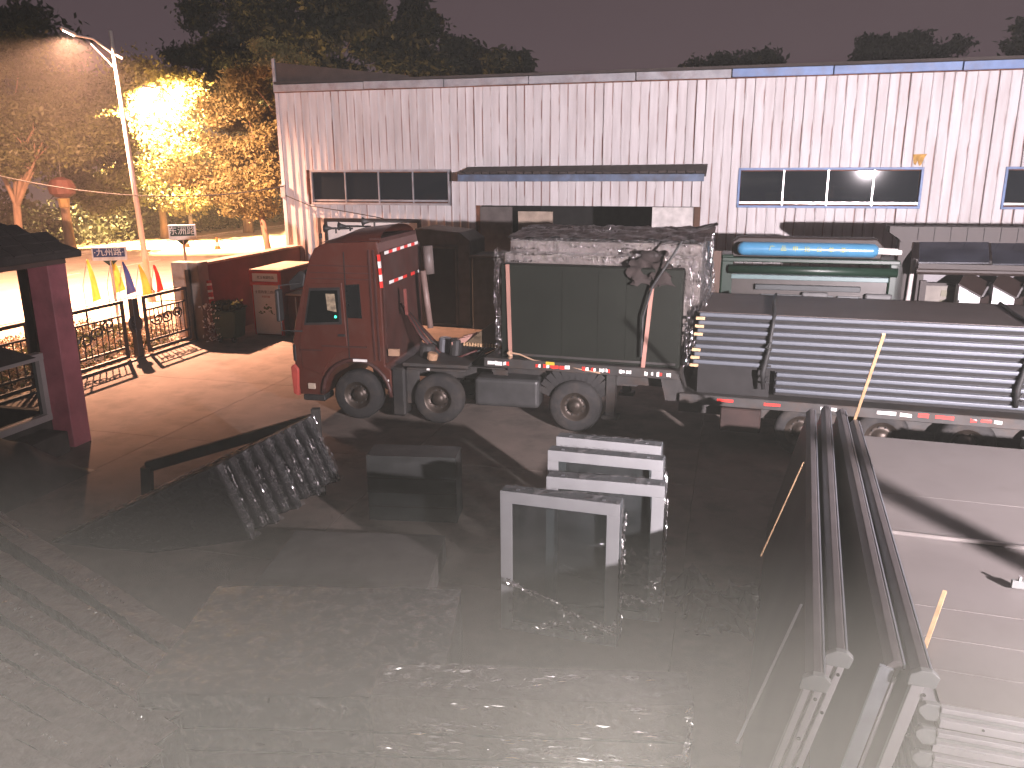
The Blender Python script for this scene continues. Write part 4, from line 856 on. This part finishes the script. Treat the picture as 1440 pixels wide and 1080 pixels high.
for i in range(9): BX(.55+.31*i, .56+.31*i, -.112, -.1, 3.44, 3.72).obj('header_joint', dark, g2)
BX(.22, .50, .0, .35, 0, 3.46).obj('post', sh_brown, g2, bevel=.02)
B().tube([(.53, -.12, 3.05), (.45, -.12, .3)], .045, 10).obj('pole', M('pole_white', (.6, .55, .53), .4), g2)
for i in range(4):
    a = .6+i*1.35
    B().hexa([(a-.1, -.75, 3.03), (a+1.2, -.75, 3.05), (a+1.3, -.1, 3.40), (a+.0, -.1, 3.38), (a-.1, -.75, 3.06), (a+1.2, -.75, 3.08), (a+1.3, -.1, 3.43), (a, -.1, 3.41)]).obj('roof_pane', sh_glass, g2)
BX(.5, 6, -.78, -.70, 2.93, 3.03).obj('gutter', sh_brown, g2); B().tube([(.5, -.6, 2.86), (6, -.6, 2.88)], .07, 10).obj('beam', sh_brown, g2)
BX(.62, .74, -.2, .1, 0, 2.85).obj('inner_post', sh_brown, g2)
BX(.75, 6, .25, .3, 1.0, 2.85).obj('poster_board', M('poster_lavender', (.14, .13, .14), .5, var=.2, scale=1.5), g2)
for i in range(3): BX(.98+.13*i, 1.04+.13*i, .235, .249, 2.1, 2.42).obj('louvre', M('louvre_grey', (.12, .13, .13), .5), g2)
wp = thing('model_facade', 'small brown-edged cream facade panel with four square openings', 'panel', S(4.0, 18.75), AZ)
BX(0, .95, 0, .08, 0, 2.52).obj('board', M('facade_cream', (.16, .14, .12), .6), wp); BX(-.12, 0, -.03, .1, 0, 2.62).box(0, .95, -.03, .1, 2.52, 2.58).obj('trim', sh_brown, wp)
for a in (.3, .58):
    for z in (2.1, 2.3): BX(a, a+.17, -.012, -.001, z, z+.13).obj('opening', M('opening_olive', (.13, .12, .08), .6), wp)
for i in range(4):
    w = thing('white_post_box', 'white peaked advertising box, %s from the left behind the panel stack' % ['first', 'second', 'third', 'fourth'][i], 'box', S(4.50+.62*i, 18.2), AZ-R(4), 'white peaked boxes')
    B().hexa([(0, 0, 0), (.40, 0, 0), (.40, .4, 0), (0, .4, 0), (0, 0, 2.60), (.40, 0, 2.38), (.40, .4, 2.38), (0, .4, 2.60)]).obj('body', M('box_white', (.62, .61, .62), .5, var=.04), w, bevel=.004)
    B().hexa([(.405, -.01, 0), (.58, .1, 0), (.58, .42, 0), (.405, .42, 0), (.405, -.01, 2.36), (.58, .1, 2.42), (.58, .42, 2.42), (.405, .42, 2.36)]).obj('side_shade', sh_brown, w)  # shade on the box side, put in as dark brown colour
    B().hexa([(-.03, -.04, 2.62), (.42, -.04, 2.38), (.62, .42, 2.60), (.17, .42, 2.84), (-.03, -.04, 2.65), (.42, -.04, 2.41), (.62, .42, 2.63), (.17, .42, 2.87)]).obj('cap', sh_brown, w)
    B().bar((.43, -.05, 2.42), (.63, .41, 2.64), .03, .02).obj('cap_edge', profw, w)
pb = thing('plywood_sheet', 'brown plywood sheet standing between the load and the green shelter', 'board', S(-.55, 18.8), AZ)
BX(0, .33, 0, .04, 0, 3.15).obj('board', brownboard, pb); BX(.04, .12, -.012, -.001, 2.75, 2.8).box(.04, .12, -.012, -.001, 2.45, 2.5).obj('label_tape', whitepr, pb)

# ------------------------------------------------------------------ foreground: standing frames
FG = 'white rectangular frames standing in the yard'
fr = [((703, 690), (872, 710), 'nearest white frame, the whole of it visible, glinting film across its foot'), ((768, 670), (935, 684), 'second white frame, just behind and right of the nearest one'),
      ((770, 633), (933, 648), 'third white frame, with only its top and right post showing'), ((782, 614), (930, 628), 'farthest white frame, only its top bar showing')]
for i, (a, c, lab) in enumerate(fr):
    p0 = G(a[0], a[1], 1.65); p1 = G(c[0], c[1], 1.65); w = (p1-p0).length; az = math.atan2(p1.y-p0.y, p1.x-p0.x)
    t = thing('standing_frame', lab, 'frame', (p0.x, p0.y, 0), az, FG)
    m_ = .135; H = 1.65
    BX(0, w, 0, .01, H-m_, H).box(0, m_, 0, .01, 0, H-m_).box(w-m_, w, 0, .01, 0, H-m_).box(m_, w-m_, 0, .01, 0, m_*.7).obj('face_frame', framew, t, bevel=.003)
    BX(.004, w-.004, .011, .2, H-.05, H-.004).box(.004, .05, .011, .2, 0, H-.05).box(w-.05, w-.004, .011, .2, 0, H-.05).box(.05, w-.05, .011, .2, 0, .05).obj('casing', framed, t, bevel=.004)
    BX(.05, w-.05, .12, .125, .05, H-.05).obj('glass_sheet', glass_mat('frame_glass', (.05, .055, .055), .1, .35) if i == 0 else MATS['frame_glass'], t)
    for a_ in (.16, w-.2): BX(a_, a_+.035, .06, .09, H-.004, H+.004).obj('fixing', galv, t)
    film_sheet('film_side', lambda q, s_: (w+.012, -.01+.24*q, H*s_), 6, 40, .035, 7, t)
    if i < 3: film_sheet('film_foot', lambda q, s_: (.1+(w-.05)*q, -.03, .02+(.12+.5*(1-q))*s_ if i == 0 else .02+.9*s_), 40, 14, .03, 6, t)
    film_sheet('film_front', lambda q, s_: (.06+(w-.08)*q, .1, .05+(H-.15)*s_), 30, 30, .012, 4, t, MATS['film_thin'])
    glint_flakes(t, lambda q, s_: (w+.03, .0+.2*q, .15+H*.8*s_), (.3, -.8, .6), 170, .008, .03, 30+i, along=(0, 0, 1))
    glint_flakes(t, lambda q, s_: (.1+(w-.1)*q, -.05, .08+(.5-.42*q)+.08*s_), (0, -.8, .6), (260, 120, 40, 20)[i], .01, .032, 40+i, along=(1, 0, -.35))
    glint_flakes(t, lambda q, s_: (w*(.3+.7*q), -.06, .1+.55*s_*q), (0, -.8, .6), (130, 260, 60, 20)[i], .01, .03, 50+i)
    film_sheet('film_top', lambda q, s_: (w*q, -.005+.22*s_, H+.008), 40, 6, .012, 9, t)

# wrapped blocks on the ground
def wrapped_block(name, label, loc, rz, dx, dy, dz, mat, amp=.02, group=None, hl=None):
    t = thing(name, label, 'wrapped pack', loc, rz, group)
    nx, ny, nz = max(6, int(dx*16)), max(4, int(dy*14)), max(6, int(dz*16))
    def q(p): p = Vector(p); return p+crumple(p+Vector(loc), amp, 4)
    b = B()
    for fn, a, c in ((lambda s_, t_: (dx*s_, dy*t_, dz), nx, ny), (lambda s_, t_: (dx*s_, 0, dz*t_), nx, nz), (lambda s_, t_: (dx, dy*s_, dz*t_), ny, nz), (lambda s_, t_: (0, dy*s_, dz*t_), ny, nz), (lambda s_, t_: (dx*s_, dy, dz*t_), nx, nz)):
        g_ = grid_surface(lambda s_, t_: q(fn(s_, t_)), a, c); b.add(g_.v, g_.f)
    b.obj('wrapped_core', mat, t, smooth=False)
    film_sheet('film_skin', lambda s_, t_: (-.01+(dx+.02)*s_, -.02, dz*t_*1.01), nx, nz, .03, 5, t, hl or film)
    film_sheet('film_skin', lambda s_, t_: (-.01+(dx+.02)*s_, dy*t_, dz+.02), nx, ny, .02, 5, t, hl or film)
    for i in range(1, int(dz/.22)): BX(-.004, dx+.004, -.012, .004, i*.22, i*.22+.014).obj('seam', gatepaint, t)
    return t
filmhi = film_mat('film_glinting', .02, .6, rough=.12, scale=12, base=(.7, .66, .64), metal=.7)
wrapped_block('wrapped_pack', 'long film-wrapped pack lying at the bottom centre, covered in glints', (-1.12, 5.52, 0), -.06, 2.5, .42, 1.0, wrapgr, .012, hl=filmhi)
pk = bpy.data.objects['wrapped_pack']
glint_flakes(pk, lambda a, c: (.1+2.3*a, .4*c, 1.02), (0, -.6, .8), 240, .012, .06, 60, along=(1, .15, 0), long_=6)
glint_flakes(pk, lambda a, c: (.1+2.35*a, -.03, .3+.68*c), (0, -.9, .5), 420, .015, .075, 61, along=(1, .1, -.1), long_=7)
glint_flakes(pk, lambda a, c: (2.44+.05*a, -.03, .2+.78*c), (.3, -.8, .4), 160, .01, .04, 62)
wrapped_block('wrapped_pack', 'broad dull wrapped pack left of the standing frames', (-3.0, 5.6, 0), -.04, 2.42, 1.7, .98, wrapdk, .012, hl=film)
wrapped_block('wrapped_pack', 'small upright dark pack between the tilted bundle and the far frames', (-2.1, 11.0, 0), -.1, 1.3, .5, 1.0, M('pack_dark_matt', (.035, .037, .036), .5, var=.2), .006, hl=MATS['film_thin'])
wrapped_block('wrapped_pack', 'low wide pack on the ground beyond the broad dull one', (-3.0, 8.3, 0), -.08, 2.0, 1.6, .35, M('pack_grey_matt', (.10, .09, .085), .5, var=.2), .01, hl=MATS['film_thin'])

# tilted bundle of wrapped slabs
Ld = Vector((-2.45, .45, -1.22)).normalized(); Sd = Vector((.40, .917, 0)).normalized(); Wd = Ld.cross(Sd).normalized()
if Wd.z > 0: Wd = -Wd
TGp = 'wrapped slabs of the tilted bundle'
ordn = ['nearest', 'second', 'third', 'fourth', 'fifth', 'sixth', 'seventh', 'eighth', 'farthest']
for i in range(9):
    o0 = Vector((-3.82, 9.85, 1.30))+Sd*(i*.235)+Vector((0, 0, .012*i))
    t = thing('wrapped_slab', 'long film-wrapped slab of the tilted bundle, %s from the camera' % (ordn[i] if i in (0, 8) else ordn[i]+' one'), 'slab', (o0.x, o0.y, o0.z), 0, TGp)
    L_ = 2.95+.1*(i % 3) ; wdt = 1.08-.05*(i % 2); th = .125
    def P(l, w_, s_): return Ld*l+Wd*w_+Sd*s_
    B().hexa([P(0, 0, 0), P(L_, 0, 0), P(L_, wdt*.35, 0), P(0, wdt, 0), P(0, 0, th), P(L_, 0, th), P(L_, wdt*.35, th), P(0, wdt, th)]).obj('core', wrapdk, t, bevel=.03, seg=2)
    film_sheet('film_end', lambda a, c: P(-.012, wdt*c, -.015+(th+.03)*a), 5, 26, .035, 8, t, film2 if i % 2 else film)
    glint_flakes(t, lambda a, c: P(-.03, .95*c, th*a), (.6, -.6, .4), 34, .01, .03, 70+i, along=tuple(Wd), long_=2.5)
    film_sheet('film_edge', lambda a, c: P(L_*a, -.012, -.02+(th+.04)*c), 46, 4, .015, 7, t, M('film_edge_lit', (.36, .25, .21), .25, var=.5, scale=4, bump=.9, bscale=14, spec=.9) if i < 5 else film)  # pink lamplight on the nearer edges is put into the film colour
pr_ = thing('prop_timber', 'short dark upright post behind the top of the tilted bundle', 'timber', tuple(Vector((-3.02, 11.9, 0))), 0)
BX(-.06, .06, 0, .12, 0, 1.42).obj('post', M('prop_dark', (.05, .045, .04), .8), pr_)
pr2 = thing('back_beam', 'long dark beam resting along the back of the tilted bundle', 'beam', (-3.0, 12.0, 0), 0)
B().bar((-.05, -.05, 1.26), (-2.55, -.4, .62), .1, .16).obj('beam', steeldk, pr2, bevel=.01)
B().bar((-2.55, -.4, .62), (-2.6, -.42, 0), .14, .14).obj('trestle_leg', steeldk, pr2)
pr3 = thing('timber_offcut', 'pale short plank lying under the tilted bundle', 'plank', tuple(G(275, 702, .25)), .5)
BX(-.25, .25, -.04, .04, -.24, .03).obj('plank', woodpale, pr3)

# dark corrugated pack bottom left: long ribs side by side
KG = 'dark wrapped bars in the left foreground'
kd = ['farthest', 'second farthest', 'third farthest', 'middle', 'third nearest', 'second nearest', 'nearest']
for i in range(7):
    a = G(10-14*i, 742+46*i, 1.0); c = G(300-22*i, 935+34*i, .8)
    t = thing('wrapped_bar', 'long dark wrapped bar lying at the lower left, %s of the row' % kd[i], 'bar', tuple(a), 0, KG)
    d = (c-a).normalized(); sdv = d.cross(Vector((0, 0, 1))).normalized(); st = a-d*1.2-a
    def P2(l, w_, h_): return st+d*l+sdv*w_+Vector((0, 0, h_))
    L_ = (c-a).length+1.2
    B().hexa([P2(0, -.11, -.62), P2(L_, -.11, -.62), P2(L_, .11, -.62), P2(0, .11, -.62), P2(0, -.11, 0), P2(L_, -.11, 0), P2(L_, .11, 0), P2(0, .11, 0)]).obj('core', wrapdk, t, bevel=.03, seg=2)
    film_sheet('film_edge', lambda q, s_: P2(L_*q, -.12+.24*s_, .012), 50, 4, .014, 6, t, M('film_edge_dull', (.22, .17, .16), .3, var=.4, scale=4, bump=.9, bscale=12, spec=.8))
    glint_flakes(t, lambda q, s_: P2(L_*q, -.1+.2*s_, .03), (0, -.4, .9), 40, .008, .022, 90+i)
    if i == 0: B().bar(P2(0, 0, .05), P2(1.7, 0, .05), .03, .03).obj('bright_strip', chrome, t)

# ------------------------------------------------------------------ leaning tall panels, right foreground
LG = 'tall panels leaning in the right foreground'
ll = ['leftmost', 'second', 'third', 'rightmost']
tops = [((1142, 575), (1150, 948)), ((1163, 570), (1182, 915)), ((1184, 575), (1262, 930)), ((1203, 590), (1301, 942))]
Hh = 1.78
for i, (fa, ne) in enumerate(tops):
    a = G(fa[0], fa[1], Hh); c = G(ne[0], ne[1], Hh); d = (a-c); L_ = d.length; d.normalize()
    az = math.atan2(d.y, d.x)
    t = thing('leaning_panel', 'tall grey panel leaning in the right foreground, %s of the four' % ll[i], 'panel', (c.x, c.y, 0), az, LG)
    # local x along the panel, local +y = left (seen from the near end), top leans right
    lean = .42 if i < 2 else .34; th = .085
    def P3(l, s_, h_): return Vector((l, s_+lean*(1-h_/Hh), h_))
    B().hexa([P3(.03, -th/2, .02), P3(L_, -th/2, .02), P3(L_, th/2, .02), P3(.03, th/2, .02), P3(.03, -th/2, Hh-.06), P3(L_, -th/2, Hh-.06), P3(L_, th/2, Hh-.06), P3(.03, th/2, Hh-.06)]).obj('sheet', M('lean_sheet_grey', (.17, .155, .145), .4, var=.12, scale=1.2), t)
    B().hexa([P3(0, -th*.75, Hh-.06), P3(L_, -th*.75, Hh-.06), P3(L_, th*.75, Hh-.06), P3(0, th*.75, Hh-.06), P3(0, -th*.3, Hh), P3(L_, -th*.3, Hh), P3(L_, th*.3, Hh), P3(0, th*.3, Hh)]).obj('top_rail', M('lean_rail_dark', (.085, .075, .075), .4, var=.2, scale=2), t, bevel=.004)
    B().bar(P3(.0, -th*.62, Hh-.03), P3(L_, -th*.62, Hh-.03), .012, .035).obj('rail_edge', galv, t)
    if i != 2:
        for sg in ((-1, 1) if i != 3 else (1, 0)):
            B().bar(P3(-.012, sg*.035, Hh-.09), P3(-.012, sg*.035, .05), .045, .05, (1, 0, 0)).obj('end_channel', profw, t, bevel=.004)
        B().prism([(-th, Hh-.10), (th, Hh-.10), (th*1.05, Hh-.02), (th*.4, Hh+.02), (-th*.4, Hh+.02), (-th*1.05, Hh-.02)], lambda q, s_: P3(-.05+.05*s_, q[0], q[1])).obj('end_cap', capm, t, bevel=.004)
        for h_ in (1.62, 1.3, .8): B().lathe([(0, 0), (.012, 0), (.012, .008), (0, .008)], P3(-.05, -.035, h_), (1, 0, 0), 8).obj('screw', blackp, t)
    else:
        B().bar(P3(-.01, -.02, Hh-.12), P3(-.01, -.02, .05), .02, .02, (1, 0, 0)).obj('end_channel', profw, t)
        B().bar(P3(-.005, .05, Hh-.05), P3(-.005, .05, .05), .09, .03, (1, 0, 0)).obj('end_flange', galv, t)
# ties / laths
def lath(name, label, p, q, w, m_):
    p = Vector(p); q = Vector(q); o = B().bar(p-p, q-p, w, w*.6).obj(name, m_); o.location = p; return tag(o, label, 'lath')
lath('wooden_lath', 'long pale wooden lath standing up in front of the panel stack', G(1202, 590, 1.74), atY(1243, 470, 8.6), .035, woodpale)
lath('wooden_lath', 'short pale wooden lath standing on the pale panels', G(1298, 918, 1.5), G(1326, 850, 1.5)+Vector((0, 0, .12)), .03, woodpale)
lath('thin_strip', 'thin pale strip leaning on the leftmost tall panel', atY(1036, 1045, 3.0), atY(1127, 850, 3.9), .012, profw)
lath('string', 'thin string hanging along the leftmost tall panel', atY(1070, 782, 5.0), atY(1130, 650, 6.3), .008, woodpale)

# ------------------------------------------------------------------ pale panel stack, far right
ZP = 1.5
q0 = G(1318, 985, ZP); q1 = G(1212, 612, ZP); dv = (q1-q0); LV = dv.length; azp = math.atan2(dv.y, dv.x)-math.pi/2
PS = 'pale flat panels stacked at the right'
def pale_row(k, z1, first=False):
    t = thing('pale_panel', 'pale flat panel at the right, %s' % (['top layer of the stack', 'second layer of the stack', 'third layer down', 'fourth layer down', 'fifth layer down', 'sixth layer down', 'seventh layer down', 'eighth layer down', 'lowest layer'][k]), 'panel', (q0.x, q0.y, 0), azp, PS)
    z0 = z1-.175
    if first:
        cuts = [0, .42, .86, 1.35, 1.9, 2.75, 3.8, LV]
        for i in range(len(cuts)-1):
            dz = -.02 if cuts[i] < 2.7 else 0
            if i == len(cuts)-2 or True:
                BX(.02, 2.3 if i > 4 else 3.2, cuts[i]+.004, cuts[i+1]-.004, z0+.03, z1+dz+rnd.uniform(-.003, .003)).obj('board', palepan, t)
        BX(.02, 1.75, 2.735, 2.765, z1-.01, z1+.02).obj('bright_edge', chrome, t)
        BX(2.3, 2.42, 2.7, LV, z1-.1, z1+.01).obj('side_rail', capm, t)
        BX(2.42, 2.46, 2.7, LV, z1-.1, z1+.025).obj('side_rail', profw, t)
    else:
        BX(.06, 3.2, .02, LV-.02, z0+.03, z1).obj('board', palepan, t)
    # near-side profile: two ridged white channels
    BX(.02, 3.2, -.055, .0, z1-.055, z1-.02).obj('channel', profw, t, bevel=.004)
    BX(.02, 3.2, -.03, .0, z1-.10, z1-.06).obj('channel', capm, t, bevel=.004)
    BX(.02, 3.2, -.06, .0, z0+.01, z1-.105).obj('channel', profw, t, bevel=.004)
    if k in (1, 2, 4): BX(-.0, .32 if k == 1 else .24, -.068, -.061, z0+.012, z1-.11).obj('joint_plate', profw, t)
    for a in (.28, .95, 1.6): B().lathe([(0, 0), (.009, 0), (.009, .006), (0, .006)], (a, -.066, z1-.125), (0, 1, 0), 8).obj('screw', blackp, t)
    B().prism([(-.11, z0+.09), (-.06, z0+.035), (.015, z0+.035), (.015, z1-.015), (-.07, z1-.015), (-.11, z1-.05)], lambda q, s_: (q[0], -.04+.05*s_, q[1])).obj('end_cap', capm, t, bevel=.004)
    BX(-.09, .02, .02, LV, z0+.05, z1-.03).obj('side_face', M('side_face_grey', (.24, .235, .24), .45, var=.1), t, bevel=.01)
for k in range(7): pale_row(k, ZP-k*.19, k == 0)
sk = thing('stack_support', 'low dark bearers under the pale panel stack', 'timber', (q0.x, q0.y, 0), azp)
for yy in (.5, 2.2, 4.2): BX(0, 3.0, yy, yy+.12, 0, .085).obj('bearer', woodpale, sk)
# small clamp on the panel top
p = G(1425, 826, ZP); cl_ = thing('small_clamp', 'small metal clamp standing on the pale panels near the right edge', 'clamp', tuple(p), azp)
BX(-.02, .1, -.02, .02, 0, .07).obj('foot', capm, cl_, bevel=.004); BX(.03, .05, -.015, .015, .07, .11).obj('pin', profw, cl_)
# second pale stack, further right
p = G(1432, 640, ZP); s2 = thing('pale_panel', 'corner of a second pale panel pack at the right edge', 'panel', (p.x+.25, p.y-.1, 0), azp)
BX(0, 1.5, -1, .8, .1, ZP).obj('board', palepan, s2, bevel=.01); BX(-.05, 0, -1, .8, ZP-.12, ZP+.01).obj('edge', capm, s2)
# rubbish heap between frames and leaning panels
rb = thing('scrap_heap', 'heap of crumpled film and scraps between the frames and the leaning panels', 'heap', tuple(G(1015, 860, .0)), 0)
for k in range(5):
    c_ = Vector((rnd.uniform(-.25, .3), rnd.uniform(-.5, .5), 0))
    grid_surface(lambda a, c: c_+Vector(((a-.5)*.5, (c-.5)*.5, .3*math.exp(-((a-.5)**2+(c-.5)**2)*9)))+crumple((a*3+k, c*3, k), .22, 1.6), 14, 14).obj('crumpled_film', wrapgr if k % 2 else M('scrap_paper', (.09, .06, .05), .6, var=.3), rb)

# ------------------------------------------------------------------ outside the frame: lamp housings, added lamps too, house wall, added shadow casters
hb = thing('house_behind', 'plain rendered house wall behind the viewpoint carrying the yard lamps', 'building', (0, -2.6, 0), 0)
BX(3.4, 11, -3, 0, 0, 3.6).obj('wall', pier, hb)
fl = thing('yard_floodlight', 'bright floodlight on the house wall behind the viewpoint', 'floodlight', tuple(FLOOD), 0)
B().bar((0, -.06, 0), (0, -.24, -.02), .5, .4).obj('housing', blackp, fl, bevel=.02); B().bar((0, -.05, 0), (0, -.058, 0), .44, .34).obj('lens', M('flood_lens', (.9, .9, .9), .4, emit=(1, .9, .95), estr=120), fl)
B().bar((0, -.24, 0), (0, -1.1, -.05), .06, .06).obj('bracket', steeldk, fl)
wl = thing('added_veil_lamp', 'added unseen lamp on a rod below the viewpoint, lighting haze and film', 'added lamp', tuple(ADDED_LOW), 0)  # holder of the added lamp that lights the haze
B().tube([(0, 0, -.08), (0, 0, -.18)], .035, 10).obj('socket', blackp, wl); B().tube([(0, 0, -.15), (0, -.5, -.25), (-.1, -3.4, -.3)], .015, 6).obj('rod', steeldk, wl)
sl = thing('side_lamp', 'added unseen narrow-beam lamp lighting a veil of haze across below the viewpoint', 'side lamp', tuple(ADDED_SIDE), 0)  # holder of the added sideways veil beam
B().tube([(.03, 0, 0), (.2, 0, 0)], .06, 12).obj('housing', blackp, sl); B().tube([(.2, 0, 0), (.5, -.5, -.1), (.8, -3.46, -.75)], .02, 6).obj('bracket', steeldk, sl)
po = thing('shadow_post', 'unseen square post added to cast a shadow over the pale panels', 'post', (6.02, 2.5, 0), .2)  # unseen post added to throw the diagonal shadow on the pale stack
BX(-.08, .08, -.05, .05, 0, 3.8).obj('post', woodpale, po, bevel=.01)

kx = thing('blocker_crate', 'tall unseen crate added below the viewpoint to block the floodlight', 'crate', (2.3, .2, 0), 0)  # unseen blocker added to keep floodlight off the near packs
BX(0, 1.3, 0, 1.6, 0, 3.4).obj('box', woodpale, kx, bevel=.01)
for z in (.3, 1.4, 2.6): BX(-.03, 1.33, 1.6, 1.63, z, z+.12).obj('slat', woodpale, kx)
# ------------------------------------------------------------------ haze
hz = BX(-75, 60, -6, 120, -1.3, 26).obj('haze', MATS['dark_void']); hz['kind'] = 'stuff'
hm = bpy.data.materials.new('night_haze'); hm.use_nodes = True; N = hm.node_tree.nodes; N.clear()
vo = N.new('ShaderNodeVolumePrincipled'); vo.inputs['Color'].default_value = (.9, .9, .88, 1); vo.inputs['Density'].default_value = .0007; vo.inputs['Anisotropy'].default_value = 0
ou = N.new('ShaderNodeOutputMaterial'); hm.node_tree.links.new(vo.outputs[0], ou.inputs['Volume']); hz.data.materials[0] = hm
